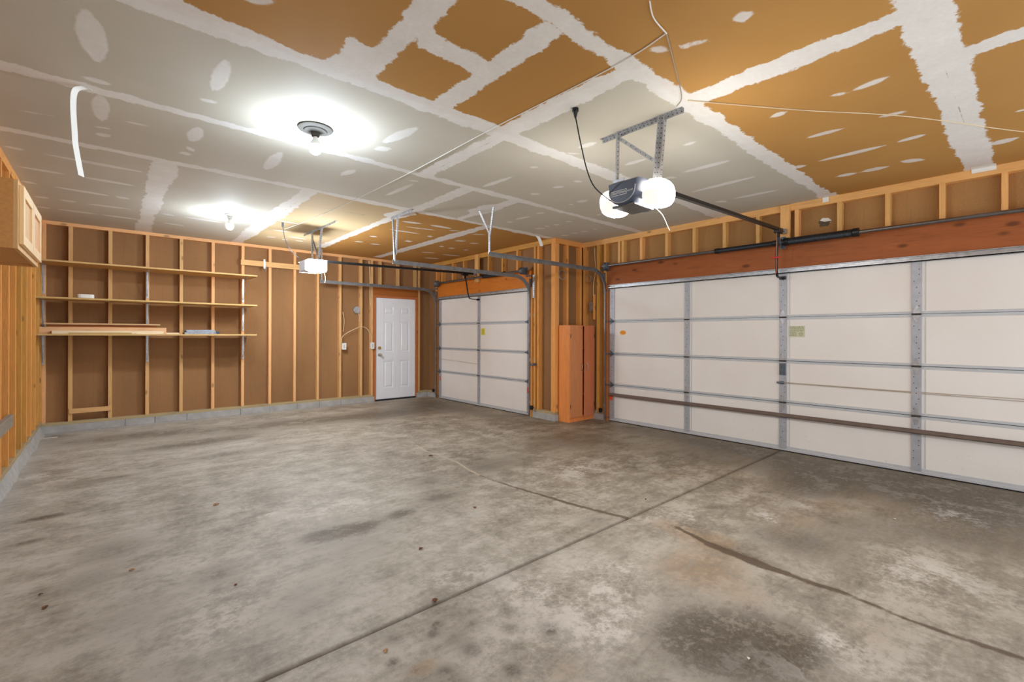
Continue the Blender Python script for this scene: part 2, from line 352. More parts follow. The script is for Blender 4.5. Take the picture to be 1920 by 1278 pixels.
def ceiling_mat():
    m = NT('taped_drywall_ceiling'); v = m.coords()
    n1 = m.noise(v, 5.5, 9, .68); n2 = m.noise(v, 46, 4, .7); big = m.noise(v, .8, 4)
    tan = m.ramp(big, [(.3, S(202, 197, 183)), (.7, S(213, 208, 196))])
    brn = m.ramp(big, [(.3, S(184, 136, 76)), (.7, S(197, 149, 86))])
    col = m.mix(m.ss(m.attr('opener_glow'), .01, -.01), tan, S(206, 184, 146))  # far opener's warm light tinted into the tan board colour
    col = m.mix(m.ss(m.attr('brown'), .01, -.01), col, brn)
    jag = m.math('ADD', m.math('MULTIPLY_ADD', n1, .15, -.075), m.math('MULTIPLY_ADD', n2, .03, -.015))
    mudc = m.ramp(m.noise(m.coords((1, 1, 1)), 5, 6, .7), [(.3, S(236, 234, 231)), (.7, S(247, 246, 244))])
    ms = m.ss(m.math('ADD', m.attr('mud'), jag), .006, -.008)
    sp = m.ss(m.math('ADD', m.attr('spot'), m.math('MULTIPLY', jag, .35)), .008, -.012)
    spm = m.math('MULTIPLY', sp, m.math('MULTIPLY_ADD', n1, .5, .52, clamp=True))
    col = m.mix(spm, col, mudc)
    col = m.mix(m.math('MULTIPLY', ms, m.math('MULTIPLY_ADD', n2, .25, .78, clamp=True)), col, mudc)
    ck = m.math('ADD', m.attr('crk'), m.math('MULTIPLY_ADD', n1, .03, -.015))
    ck = m.math('MULTIPLY', m.ss(m.math('ABSOLUTE', ck), .006, .001), m.ss(m.noise(v, 3, 3), .45, .6))
    col = m.mix(m.math('MULTIPLY', ck, .75), col, S(120, 104, 84))
    h = m.math('MULTIPLY_ADD', m.math('MAXIMUM', ms, sp), .5, m.math('MULTIPLY', n2, .3))
    m.bump(h, .35, .004)
    return m.out(col, m.math('MULTIPLY_ADD', ms, .1, .75), spec=.12)
M['ceil'] = ceiling_mat()
grid('ceiling', np.arange(-.85, 6.16, .022), np.arange(YB, 9.05, .022), lambda X, Y: np.full(X.shape, CZ), M['ceil'], ceil_attrs, up=False)

# floor -------------------------------------------------------------
def g(X, Y, x, y, sx, sy, a=0):
    c, s = math.cos(a), math.sin(a); u = (X-x)*c + (Y-y)*s; w = -(X-x)*s + (Y-y)*c
    return np.exp(-(u/sx)**2 - (w/sy)**2)
CRACK1 = [(2.877,5.081),(2.815,4.723),(2.841,4.421),(2.828,4.117),(2.768,3.857),(2.731,3.583),(2.743,3.275),(2.772,2.98),(2.808,2.721),(2.839,2.453),(2.88,2.27),(2.935,2.028)]
CRACK2 = [(3.031,1.986),(3.06,1.868),(3.06,1.70),(2.976,1.424),(2.951,1.179),(2.942,1.084),(2.948,.956),(2.945,.809),(2.961,.69),(2.939,.549),(2.918,.421),(2.918,.288),(2.929,.167),(2.936,.04),(2.94,-.4)]
DARK = [(5.75,1.5,.3,2.5,.75),(5.0,.2,.6,.6,.45),(4.4,.3,.35,.4,.35),(1.42,1.62,.045,.045,.6),(1.36,1.5,.05,.04,.6),(1.2,1.62,.05,.05,.6),(1.5,1.76,.04,.03,.6),(1.12,1.83,.035,.03,.6),(1.28,1.9,.03,.03,.6),(1.55,1.5,.05,.05,.8),(1.25,1.42,.05,.05,.8),(.9,1.78,.03,.03,.8),(3.0,1.25,.06,.25,.7),(2.13,.88,.26,.30,1.),(1.95,1.02,.2,.2,.5),(2.3,.72,.2,.15,.5),(3.45,1.05,.3,.35,.5),(4.85,1.4,.5,.3,.65),(5.3,1.1,.45,.9,.55),(5.2,2.6,.6,.8,.4),(4.5,4.0,.9,.6,.4),(4.0,.84,.4,.4,.3),(5.5,.4,.5,.6,.45),
        (-.36,4.88,.16,.07,.8),(-.4,4.37,.12,.06,.6),(0,5.79,.25,.08,.6),(.88,6.94,.8,.25,.6),(1.1,6.1,.7,.2,.45),(.3,8.0,.9,.35,.5),(2.0,7.6,1.4,.4,.55),(3.6,7.3,1.0,.5,.55),(4.7,7.9,.7,.8,.6),(4.9,6.2,.4,1.2,.4),
        (.04,3.86,.22,.22,.4),(-.08,3.46,.2,.15,.35),(.48,3.09,.13,.13,.45),(1.13,3.23,.16,.1,.65),(1.36,3.18,.16,.1,.6),(1.7,3.21,.13,.1,.6),(2.12,3.34,.25,.15,.55),(2.24,3.76,.2,.2,.35),(1.2,3.0,.35,.5,.28),
        (1.18,1.74,.08,.08,.4),(1.31,1.78,.05,.04,.5),(1.18,1.88,.04,.04,.7),(.95,1.68,.04,.04,.5),(1.03,1.59,.05,.05,.6),(1.04,1.5,.07,.06,.45),(.98,1.92,.06,.05,.5),(3.02,3.78,.4,.25,.45),(.78,2.48,.22,.2,.3),(1.27,2.02,.08,.03,.6),(2.71,2.15,.2,.2,.3),(.1,2.9,.3,.3,.25),(.3,2.3,.3,.2,.25)]
LIGHT = [(-.45,6.33,.22,.06,.9),(-.46,6.05,.2,.05,.6),(.88,4.63,.1,.03,.8),(.89,3.86,.12,.05,.7),(1.38,3.66,.25,.25,.6),(.78,4.11,.12,.05,.5),(.83,2.5,.15,.08,.4),(.40,2.5,.18,.35,.5),(.46,6.01,.12,.06,.5),(.48,4.51,.06,.03,.6),(.41,3.32,.1,.05,.4),(1.5,2.15,.3,.12,.5),
         (3.72,1.33,.1,.09,.9),(2.14,1.58,.2,.16,.8),(1.86,1.62,.25,.18,.7),(1.74,1.36,.16,.13,.9),(1.9,1.3,.15,.1,.7),(1.72,1.83,.2,.12,.7),(3.56,.55,.35,.2,.4),(3.5,.32,.25,.15,.3),(2.46,.61,.1,.1,.6),(3.27,1.69,.15,.1,.5),(4.8,.43,.3,.15,.35),(3.61,3.09,.3,.2,.4),(4.29,1.24,.15,.08,.4),(1.35,1.5,.2,.15,.4),(3.1,1.95,.12,.06,.6),(4.0,5.0,.4,.3,.25),(2.2,.45,.3,.2,.35)]
RUST = [(4.4,1.14,.25,.2,.8),(3.87,1.17,.2,.2,.7),(3.06,1.65,.16,.3,.8),(3.03,1.38,.12,.2,.9),(2.6,1.38,.3,.2,.8),(2.66,1.24,.25,.2,.6),(2.51,1.0,.2,.15,.4),(1.42,1.28,.12,.1,.6),(4.17,2.37,.2,.1,.6),(3.55,1.2,.2,.1,.5),(2.64,.55,.3,.2,.4),(.97,1.67,.08,.05,1.3),(2.59,4.64,.2,.05,.6),(.7,2.94,.1,.1,.2),(3.2,.3,.3,.3,.3)]
def floor_attrs(X, Y):
    D = sum(a*g(X, Y, x, y, sx, sy) for x, y, sx, sy, a in DARK)
    L = sum(a*g(X, Y, x, y, sx, sy) for x, y, sx, sy, a in LIGHT)
    R = sum(a*g(X, Y, x, y, sx, sy) for x, y, sx, sy, a in RUST)
    c1 = np.full(X.shape, 9.); c2 = np.full(X.shape, 9.); c0 = np.full(X.shape, 9.)
    for i, (p, q) in enumerate(zip(CRACK1[:-1], CRACK1[1:])):
        d = sd_seg(X, Y, *p, *q)
        if i < 5: c0 = np.minimum(c0, d)
        if i > 4: c1 = np.minimum(c1, d - (.004 + .012*min(1, (i-4)/4)))
    for i, (p, q) in enumerate(zip(CRACK2[2:-1], CRACK2[3:])):
        c2 = np.minimum(c2, sd_seg(X, Y, *p, *q) - (.012 + .03*math.exp(-((i-2.0)/1.5)**2)))
    warm = np.clip((X-1.6)/3.2, 0, 1)
    old = np.clip((2.02 - Y)/.02, 0, 1)
    edge = np.clip(1-(X+.72)/.3, 0, 1) + np.clip(1-(8.9-Y)/.25, 0, 1)
    return dict(dark=D, light=L, rust=R, c0=c0, c1=c1, c2=c2, warm=warm, old=old, edge=edge, jnt=np.exp(-((Y-JY)/.013)**2))
def floor_mat():
    m = NT('worn_concrete_floor'); v = m.coords()
    n0 = m.noise(v, .9, 5); n1 = m.noise(v, 3.4, 11, .72); n2 = m.noise(v, 24, 7, .75); n3 = m.noise(v, 150, 2)
    st = m.noise(m.coords((.8, 3.6, 1)), 3.2, 8, .7, .6)
    a = m.math('ADD', m.math('MULTIPLY', n0, .18), m.math('ADD', m.math('MULTIPLY_ADD', n2, .22, m.math('MULTIPLY', n1, .42)), m.math('MULTIPLY', st, .18)))
    cool = m.ramp(a, [(.39, S(130, 124, 113)), (.5, S(174, 170, 160)), (.61, S(203, 200, 192))])
    warm = m.ramp(a, [(.40, S(90, 78, 62)), (.5, S(136, 122, 102)), (.60, S(172, 159, 138))])
    col = m.mix(m.attr('warm'), cool, warm)
    col = m.mix(m.math('MULTIPLY', m.attr('edge'), .6, clamp=True), col, S(176, 175, 172))
    rag = m.math('ADD', m.math('MULTIPLY_ADD', n1, 2.8, -1.4), m.math('MULTIPLY_ADD', n2, 1.8, -.9))
    def stain(col, name, lo, hi, k, c):
        f = m.ss(m.math('ADD', m.attr(name), m.math('MULTIPLY', rag, m.math('MULTIPLY_ADD', m.attr(name), 1.3, .3))), lo, hi)
        return m.mix(m.math('MULTIPLY', f, k), col, c)
    col = stain(col, 'rust', .2, 1.0, .5, S(156, 124, 88))
    col = stain(col, 'dark', .12, .8, .85, S(78, 68, 53))
    vo = m.node('ShaderNodeTexVoronoi', feature='DISTANCE_TO_EDGE', i_Scale=22); m.set(vo.inputs['Vector'], v)
    lace = m.math('MULTIPLY', m.ss(vo.outputs['Distance'], .12, .02), m.attr('old'))
    lt = m.math('ADD', m.ss(m.math('ADD', n1, m.math('MULTIPLY', n2, .5)), .72, .86), m.math('MULTIPLY', lace, .25))
    lt = m.math('MULTIPLY', lt, m.math('ADD', m.attr('light'), .16))
    col = m.mix(m.math('MULTIPLY', lt, 1.0, clamp=True), col, S(212, 208, 202))
    spk = m.ss(n3, .64, .76); col = m.mix(m.math('MULTIPLY', spk, .3), col, S(70, 62, 54))
    wob = m.math('MULTIPLY_ADD', n2, .03, -.015)
    k0 = m.ss(m.math('ADD', m.attr('c0'), wob), .022, .004); col = m.mix(m.math('MULTIPLY', k0, .65), col, S(206, 192, 170))
    k1 = m.ss(m.math('ADD', m.attr('c1'), wob), .014, -.004); col = m.mix(m.math('MULTIPLY', k1, .8), col, S(88, 76, 60))
    k2 = m.ss(m.math('ADD', m.attr('c2'), m.math('MULTIPLY_ADD', n1, .07, -.035)), .014, -.006); col = m.mix(m.math('MULTIPLY', k2, .85), col, S(84, 66, 50))
    col = m.mix(m.math('MULTIPLY', m.attr('jnt'), .85), col, S(78, 64, 50))
    h = m.math('ADD', m.math('MULTIPLY', n2, .5), m.math('MULTIPLY', n1, .5)); m.bump(h, .22, .006)
    return m.out(col, m.math('MULTIPLY_ADD', n1, .3, .38), spec=.4)
M['floor'] = floor_mat()
JY = 2.024
ys = np.concatenate([np.arange(YB, JY-.012, .024), [JY-.012, JY-.008, JY+.008, JY+.012], np.arange(JY+.03, 9.06, .024)])
grid('floor', np.arange(-.85, 6.2, .024), ys, lambda X, Y: np.where(np.abs(Y-JY) < .010, -.02, 0.) + np.clip((-.60-X)/.2, 0, 1)*.0, M['floor'], floor_attrs)

# ------------------------------------------------------------------ walls
def stud(w, x0, x1, y0, y1, z0, z1, m='stud_z', name='stud'): return box(name, M[m], w, x0, x1, y0, y1, z0, z1)
T, D = .04, .089
# far wall
wf = structure('wall_far', (2.3, YF, 0))
b = MB(); y0, y1 = YF + D, YF + D + .02
b.box(-.85, 4.13, y0, y1, 0, CZ); b.box(5.03, 5.5, y0, y1, 0, CZ); b.box(4.13, 5.03, y0, y1, 2.12, CZ)
b.build('sheathing', M['sheath'], wf)
box('top_plate', M['stud_x'], wf, -.70, X1+.02, YF, YF+D, CZ-.047, CZ)
box('sill_plate', M['sill'], wf, -.70, 4.06, YF, YF+D, .10, .14); box('sill_plate', M['sill'], wf, 5.08, X1+.05, YF, YF+D, .10, .14)
b = MB(); xs_ = [-.72, .2, .55, .95, 1.7, 2.15, 2.6, 3.0, 3.4, 4.09]
for a_, c_ in zip(xs_[:-1], xs_[1:]): b.box(a_+.002, c_-.002, YF-.012, YF+.1, 0, .10)
b.box(5.05, X1+.1, YF-.012, YF+.1, 0, .10)
b.build('concrete_curb', M['curb'], wf, bevel=.003)
for xc in (-.655, -.39, .03, .455, .875, 1.30, 1.73, 2.15, 2.56, 2.97, 3.39, 3.81):
    stud(wf, xc-.022, xc+.022, YF, YF+D, .14, CZ-.047)
stud(wf, 4.01, 4.055, YF, YF+D, .14, CZ-.047); stud(wf, 5.09, 5.135, YF, YF+D, .14, CZ-.047)
for xc in (4.22, 4.62, 5.03): stud(wf, xc-.02, xc+.02, YF, YF+D, 2.37, CZ-.047, name='cripple_stud')
box('header_board', M['jamb_x'], wf, 4.06, 5.085, YF, YF+D, 2.1655, 2.365)
b = MB().box(4.06, 4.115, YF-.005, YF+D, .02, 2.1195).box(5.03, 5.085, YF-.005, YF+D, .02, 2.1195).box(4.06, 5.085, YF-.005, YF+D, 2.12, 2.164)
b.build('door_jamb', M['jamb'], wf, bevel=.002)

# entry door
d1 = MB(); yf = YF + .022; x0, x1_, z0, z1 = 4.118, 5.027, .03, 2.115
d1.box(x0, x1_, yf+.012, yf+.045, z0, z1)
px = [(4.305, 4.515), (4.672, 4.888)]; pz = [(.26, .81), (1.0, 1.63), (1.78, 1.935)]
xs_ = [x0, px[0][0], px[0][1], px[1][0], px[1][1], x1_]
for i in (0, 2, 4): d1.box(xs_[i], xs_[i+1], yf, yf+.02, z0, z1)
zz = [z0, pz[0][0], pz[0][1], pz[1][0], pz[1][1], pz[2][0], pz[2][1], z1]
for a_, c_ in px:
    for i in (0, 2, 4, 6): d1.box(a_, c_, yf, yf+.02, zz[i], zz[i+1])
    for e_, f_ in pz:
        d1.add([(a_+.022, yf+.012, e_+.022), (c_-.022, yf+.012, e_+.022), (c_-.022, yf+.012, f_-.022), (a_+.022, yf+.012, f_-.022),
                (a_+.045, yf+.002, e_+.045), (c_-.045, yf+.002, e_+.045), (c_-.045, yf+.002, f_-.045), (a_+.045, yf+.002, f_-.045)],
               [(4, 5, 6, 7), (0, 1, 5, 4), (1, 2, 6, 5), (2, 3, 7, 6), (3, 0, 4, 7)])
door = d1.build('door_1', M['white'], None, (4.57, YF, 0), bevel=.002, kind='structure')
k = MB(); c = (4.205, yf, .945)
k.cyl((c[0], yf, c[2]), (c[0], yf-.008, c[2]), .032, 20); k.cyl((c[0], yf-.006, c[2]), (c[0], yf-.035, c[2]), .012, 12); k.superell((c[0], yf-.055, c[2]), .029, .026, .029, 2.1)
k.build('door_knob', M['chrome'], door, smooth=True)
k = MB(); k.cyl((c[0], yf, 1.085), (c[0], yf-.012, 1.085), .033, 20); k.cyl((c[0], yf-.01, 1.085), (c[0], yf-.022, 1.085), .018, 16); k.box(c[0]-.004, c[0]+.004, yf-.034, yf-.02, 1.07, 1.10)
k.build('deadbolt', M['brass'], door, smooth=True)
for z in (.34, 1.09, 1.80): MB().cyl((5.03, yf-.006, z-.05), (5.03, yf-.006, z+.05), .008, 10).box(5.03, 5.05, yf-.004, yf, z-.05, z+.05).build('hinge', M['brass'], door)
box('threshold', M['rubber'], door, 4.118, 5.027, YF-.01, YF+.09, 0, .03)

# left wall
wl = structure('wall_left', (XL, 4, 0))
box('sheathing', M['sheath'], wl, XL-D-.02, XL-D, YB, YF+.1, 0, CZ, 0)
box('top_plate', M['ora_y'], wl, XL-D, XL, YB, YF, CZ-.085, CZ)
box('sill_plate', M['sill_y'], wl, XL-D, XL, YB, YF-.01, .13, .175)
b = MB(); rg = random.Random(3); n = 70; vs = []; y = YB
pr = []
for i in range(n+1):
    yy = YB + (YF-.02-YB)*i/n; w = rg.uniform(-.012, .012)
    vs += [(XL-D, yy, 0), (XL+.03+w, yy, 0), (XL+.012+w*.7, yy, .05+rg.uniform(-.01, .015)), (XL-.01+w*.5, yy, .11+rg.uniform(-.012, .015)), (XL-D, yy, .13)]
fs = [(i*5+k, i*5+(k+1) % 5, (i+1)*5+(k+1) % 5, (i+1)*5+k) for i in range(n) for k in range(5)] + [(4, 3, 2, 1, 0), tuple(n*5+k for k in range(5))]
b.add(vs, fs).build('concrete_curb', M['curb'], wl)
for i in range(20):
    yy = 8.56 - i*.41
    if yy > 2.5: stud(wl, XL-D, XL, yy, yy+.04, .175, CZ-.085, 'ora_z')
stud(wl, XL-D, XL, 8.80, 8.9, .175, CZ-.085, 'ora_z')

# wide-door wall
wr = structure('wall_right', (X2, 2, 0))
b = MB(); xa, xb = X2+D, X2+D+.02
b.box(xa, xb, 4.56, YJ+.1, 0, CZ); b.box(xa, xb, YB, 4.56, 2.3, CZ)
sh = b.build('sheathing', M['sheath_r'], wr)
box('top_plate', M['yel_y'], wr, X2, X2+D, YB, YJ+.09, CZ-.08, CZ)
box('header_beam', M['hdr_wide'], wr, X2+.02, X2+.11, YB, 4.57, 2.165, 2.495)
for yc in (4.26, 3.93, 3.51, 3.10, 2.69, 2.28, 1.855, 1.44, 1.025, .615, .205, -.21, -.62):
    stud(wr, X2, X2+D, yc-.021, yc+.021, 2.495, CZ-.08, 'yel_z', 'cripple_stud')
stud(wr, X2, X2+D, 4.305, 4.345, 2.495, CZ-.08, 'yel_z', 'cripple_stud')
box('rail_mounting_board', M['yel_z'], wr, X2-.04, X2, 1.915, 2.015, 2.44, CZ-.01)
stud(wr, X2, X2+D, 4.575, 4.615, .14, CZ-.08, 'ora_z'); stud(wr, X2, X2+.14, 4.70, 4.76, .14, CZ-.08, 'ora_z')
stud(wr, X2, X2+D, 5.0, 5.05, .14, CZ-.08, 'ora_z')
box('door_jamb', M['jamb'], wr, X2-.015, X2+.09, 4.53, 4.572, .0, 2.165)
box('sill_plate', M['sill_y'], wr, X2, X2+D, 4.575, YJ, .10, .14)
box('concrete_curb', M['curb'], wr, X2-.012, X2+.11, 4.575, YJ, 0, .10)
# hole in the fibreboard
b = MB(); rg = random.Random(5); ring = []
for k_ in range(22):
    t = 2*math.pi*k_/22; r = rg.uniform(.75, 1.15); ring.append((1.60 + math.cos(t)*.058*r, 2.645 + math.sin(t)*.05*r))
b.prism(ring, 'x', xa-.003, xa+.001)
b.mat(1).prism([(1.53+.0, 2.655), (1.56, 2.69), (1.62, 2.70), (1.645, 2.675), (1.60, 2.655)], 'x', xa-.006, xa-.002)
b.build('torn_hole', [M['torn'], M['tape']], wr)

# nook wall (return between the two door walls)
wn = structure('wall_nook', (5.7, YJ, 0))
box('sheathing', M['sheath'], wn, X1+.03, X2+D, YJ+D, YJ+D+.02, 0, CZ, 0)
box('top_plate', M['ora_x'], wn, X1, X2+D, YJ, YJ+D, CZ-.08, CZ)
for a_, c_ in ((X1, X1+.09), (5.60, 5.645), (5.93, 5.975)): stud(wn, a_, c_, YJ, YJ+D, .14, CZ-.08, 'ora_z')
box('sill_plate', M['sill'], wn, X1, X2, YJ, YJ+D, .10, .14)
box('concrete_curb', M['curb'], wn, X1-.012, X2+D, YJ-.012, YJ+D, 0, .10)

# single-door wall
ws = structure('wall_single_door', (X1, 7, 0))
SY0, SY1 = 5.66, 8.48
b = MB(); b.box(X1+D, X1+D+.02, YJ+.03, SY0-.04, 0, CZ).box(X1+D, X1+D+.02, SY1+.03, YF+.1, 0, CZ).box(X1+D, X1+D+.02, SY0-.04, SY1+.03, 2.3, CZ)
b.build('sheathing', M['sheath'], ws)
box('top_plate', M['ora_y'], ws, X1, X1+D, YJ+D+.002, YF-.001, CZ-.08, CZ)
box('header_beam', M['hdr_single'], ws, X1+.01, X1+.11, SY0-.04, SY1+.04, 2.165, 2.445)
for yc in (8.35, 7.95, 7.56, 7.17, 6.76, 6.36, 5.96): stud(ws, X1, X1+D, yc-.021, yc+.021, 2.445, CZ-.08, 'ora_z', 'cripple_stud')
box('rail_mounting_board', M['yel_z'], ws, X1-.04, X1, 7.02, 7.13, 2.36, CZ-.01)
for a_, c_ in ((5.42, 5.46), (5.50, 5.54), (8.55, 8.59)): stud(ws, X1, X1+D, a_, c_, .14, CZ-.08, 'ora_z')
box('door_jamb', M['ora_z'], ws, X1-.012, X1+.10, SY0-.085, SY0-.05, 0, 2.165); box('door_jamb', M['jamb'], ws, X1-.01, X1+.1, SY1+.02, SY1+.06, 0, 2.165)
box('sill_plate', M['sill_y'], ws, X1, X1+D, YJ+D+.002, 5.55, .10, .14); box('sill_plate', M['sill_y'], ws, X1, X1+D, 8.55, YF-.02, .10, .14)
box('concrete_curb', M['curb'], ws, X1-.012, X1+.1, YJ+D, 5.55, 0, .10); box('concrete_curb', M['curb'], ws, X1-.012, X1+.1, 8.55, YF-.02, 0, .10)

# ------------------------------------------------------------------ overhead doors
ZJ = [.035, .58, 1.07, 1.585, 2.15]
def overhead_door(xf, y0, y1, stiles, label, wide):
    t = thing('overhead_door', (xf, (y0+y1)/2, 0), label, 'garage door')
    for i in range(4):
        z0, z1 = ZJ[i] + .003, ZJ[i+1] - .003
        p = MB().box(xf, xf+.045, y0, y1, z0, z1).build('door_section', M['panel'], t, bevel=.003)
        r = MB()
        r.box(xf-.0025, xf+.01, y0+.01, y1-.01, z0, z0+.026); r.box(xf-.0025, xf+.01, y0+.01, y1-.01, z1-.026, z1)
        if i: r.mat(1).box(xf-.0032, xf+.01, y0+.012, y1-.012, z0-.005, z0+.002)
        r.build('section_rail', [M['rail_pale'], M['galv_dark']], p, bevel=.0008)
        for j, (yc, w) in enumerate(stiles):
            s_ = MB(); s_.box(xf-.014, xf, yc-w/2, yc+w/2, z0+.001, z1-.001)
            s_.mat(1); rg = random.Random(i*7+j)
            for q in range(7):
                zz_ = z0 + .07 + (z1-z0-.12)*q/7 + rg.uniform(-.01, .01); yy = yc + rg.choice((-.25, .25, 0))*w
                s_.cyl((xf-.0155, yy, zz_), (xf-.013, yy, zz_), .005, 8)
            s_.build('stile', [M['stile'], M['hole']], p, bevel=.0015)
            if wide and 0 < j < len(stiles)-1:
                MB().box(xf-.004, xf, yc-w/2-.032, yc-w/2-.024, z0+.03, z1-.03).build('panel_bead', M['rail_pale'], p)
    for i in (1, 2, 3):
        for j, (yc, w) in enumerate(stiles):
            z = ZJ[i]; h = MB()
            if j in (0, len(stiles)-1):
                s_ = 1 if j == 0 else -1
                h.prism([(yc-.03*s_, z-.05), (yc+.035*s_, z-.012), (yc+.035*s_, z+.012), (yc-.03*s_, z+.06)], 'x', xf-.022, xf-.014)
                h.cyl((xf-.03, yc-.05, z), (xf-.03, yc+.05, z), .012, 10)
            else:
                k_ = w*.42
                h.prism([(yc-k_, z+.004), (yc+k_, z+.004), (yc+.008, z+.085), (yc-.008, z+.085)], 'x', xf-.020, xf-.014)
                h.prism([(yc-k_, z-.004), (yc+k_, z-.004), (yc+.008, z-.085), (yc-.008, z-.085)], 'x', xf-.020, xf-.014)
                h.mat(1).cyl((xf-.022, yc-k_-.004, z), (xf-.022, yc+k_+.004, z), .010, 10)
            h.build('hinge', [M['galv_dark'] if j in (0, len(stiles)-1) else M['galv'], M['hole']], t, bevel=.001)
    for yy, s_ in ((y0, -1), (y1, 1)):
        for z in (.06, *ZJ[1:4], 2.07):
            MB().cyl((xf-.035, yy-s_*.02, z), (xf-.035, yy+s_*.045, z), .006, 8).cyl((xf-.035, yy+s_*.022, z), (xf-.035, yy+s_*.042, z), .022, 14).build('roller', M['galv_dark'], t)
    prof = [(0, 0), (-.05, 0), (-.05, .022), (-.046, .022), (-.046, .005), (0, .005)]
    top = MB().box(xf-.045, xf-.002, y0+.005, y1-.005, 2.10, 2.112).box(xf-.045, xf-.038, y0+.005, y1-.005, 2.10, 2.125).box(xf-.008, xf-.0005, y0+.005, y1-.005, 2.10, 2.165).box(xf-.03, xf-.001, y0+.005, y1-.005, 2.155, 2.162)
    top.build('top_strut', M['galv'], t, bevel=.001)
    MB().box(xf-.008, xf+.05, y0, y1, .012, .038).build('bottom_rail', M['rail_pale'], t, bevel=.002)
    MB().box(xf-.004, xf+.045, y0, y1, 0.001, .014).build('bottom_seal', M['rubber'], t, bevel=.003)
    return t
XW = X2 + .03
wide = overhead_door(XW, -.47, 4.52, [(-.425, .09), (.80, .076), (2.0, .08), (3.205, .072), (4.465, .09)],
                     'wide cream sectional garage door with galvanised stiles across the right side', True)
b = MB().box(XW-.055, XW-.001, -.47, 4.50, .410, .416).box(XW-.055, XW-.050, -.47, 4.50, .410, .445).box(XW-.022, XW-.016, -.47, 4.5, .415, .45)
b.build('stiffener_bar', M['bronze'], wide, bevel=.001)
b = MB().box(XW-.03, XW-.014, 1.968, 2.035, .905, 1.04).box(XW-.04, XW-.03, 1.985, 1.997, .92, 1.03)
b.build('lock_plate', M['galv_dark'], wide, bevel=.002)
b = MB().cyl((XW-.03, 2.06, .812), (XW-.03, 1.985, .812), .011, 10).box(XW-.028, XW-.014, 1.99, 2.03, .795, .83)
b.build('lock_latch', M['galv_dark'], wide)
b = MB().tube([(XW-.018, 1.985, .812), (XW-.012, 1.0, .806), (XW-.012, -.4, .80)], .0025, 6).tube([(XW-.018, 1.985, .818), (XW-.012, 1.0, .815), (XW-.012, -.4, .825)], .0025, 6)
b.build('lock_cord', M['rope'], wide)
# stickers: round-cornered orange one, pale green label with a prohibition mark, red tag
o8 = [(4.267 + .058*math.cos(t), 1.405 + .036*math.sin(t)) for t in [2*math.pi*k_/16 for k_ in range(16)]]
b = MB().prism(o8, 'x', XW-.0012, XW-.0001); b.mat(1)
for zz_ in (1.395, 1.405, 1.415): b.box(XW-.0018, XW-.0012, 4.235, 4.30, zz_-.002, zz_+.002)
b.build('orange_sticker', [M['orange'], M['redtag']], wide)
b = MB().box(XW-.0012, XW-.0001, 1.775, 1.945, 1.352, 1.482); b.mat(1)
rg = random.Random(2)
for r_ in range(9):
    zz_ = 1.470 - r_*.0125; yy = 1.938
    ye = 1.785 if r_ < 5 else 1.86
    while yy > ye + .012:
        w = rg.uniform(.008, .028); b.box(XW-.0018, XW-.0012, yy, max(yy-w, ye), zz_-.003, zz_+.003); yy -= w + .005
b.mat(2); cc = (1.815, 1.386); R = .019
for k_ in range(20):
    t0, t1 = 2*math.pi*k_/20, 2*math.pi*(k_+1)/20
    b.prism([(cc[0]+r*math.cos(t), cc[1]+r*math.sin(t)) for r, t in ((R, t0), (R, t1), (R-.003, t1), (R-.003, t0))], 'x', XW-.0022, XW-.0012)
b.bar((XW-.0018, cc[0]-.013, cc[1]+.013), (XW-.0018, cc[0]+.013, cc[1]-.013), .0008, .003)
b.build('warning_label', [M['label'], M['ink'], M['ink_dk']], wide)
MB().box(XW-.017, XW-.0145, 4.445, 4.50, .335, .412).build('red_tag', M['redtag'], wide)

XS = X1 + .03
single = overhead_door(XS, SY0, SY1, [(SY0+.03, .06), (7.07, .076), (SY1-.045, .09)],
                       'narrow white sectional garage door in the far right corner beside the entry door', False)
b = MB().box(XS-.0012, XS-.0001, 6.89, 7.01, 1.36, 1.485); b.mat(1)
for zz_ in (1.39, 1.41, 1.43, 1.455): b.box(XS-.0018, XS-.0012, 6.91, 6.99, zz_-.003, zz_+.003)
b.build('yellow_sticker', [M['yellow'], M['ink']], single)
MB().box(XS-.017, XS-.0145, SY0+.005, SY0+.045, .38, .48).build('red_tag', M['redtag'], single)
MB().box(XS-.017, XS-.0145, SY1-.07, SY1-.035, .38, .48).build('red_tag', M['redtag'], single)
MB().tube([(XS-.012, 7.1, .80), (XS-.01, 8.4, .85)], .0025, 6).build('lock_cord', M['rope'], single)

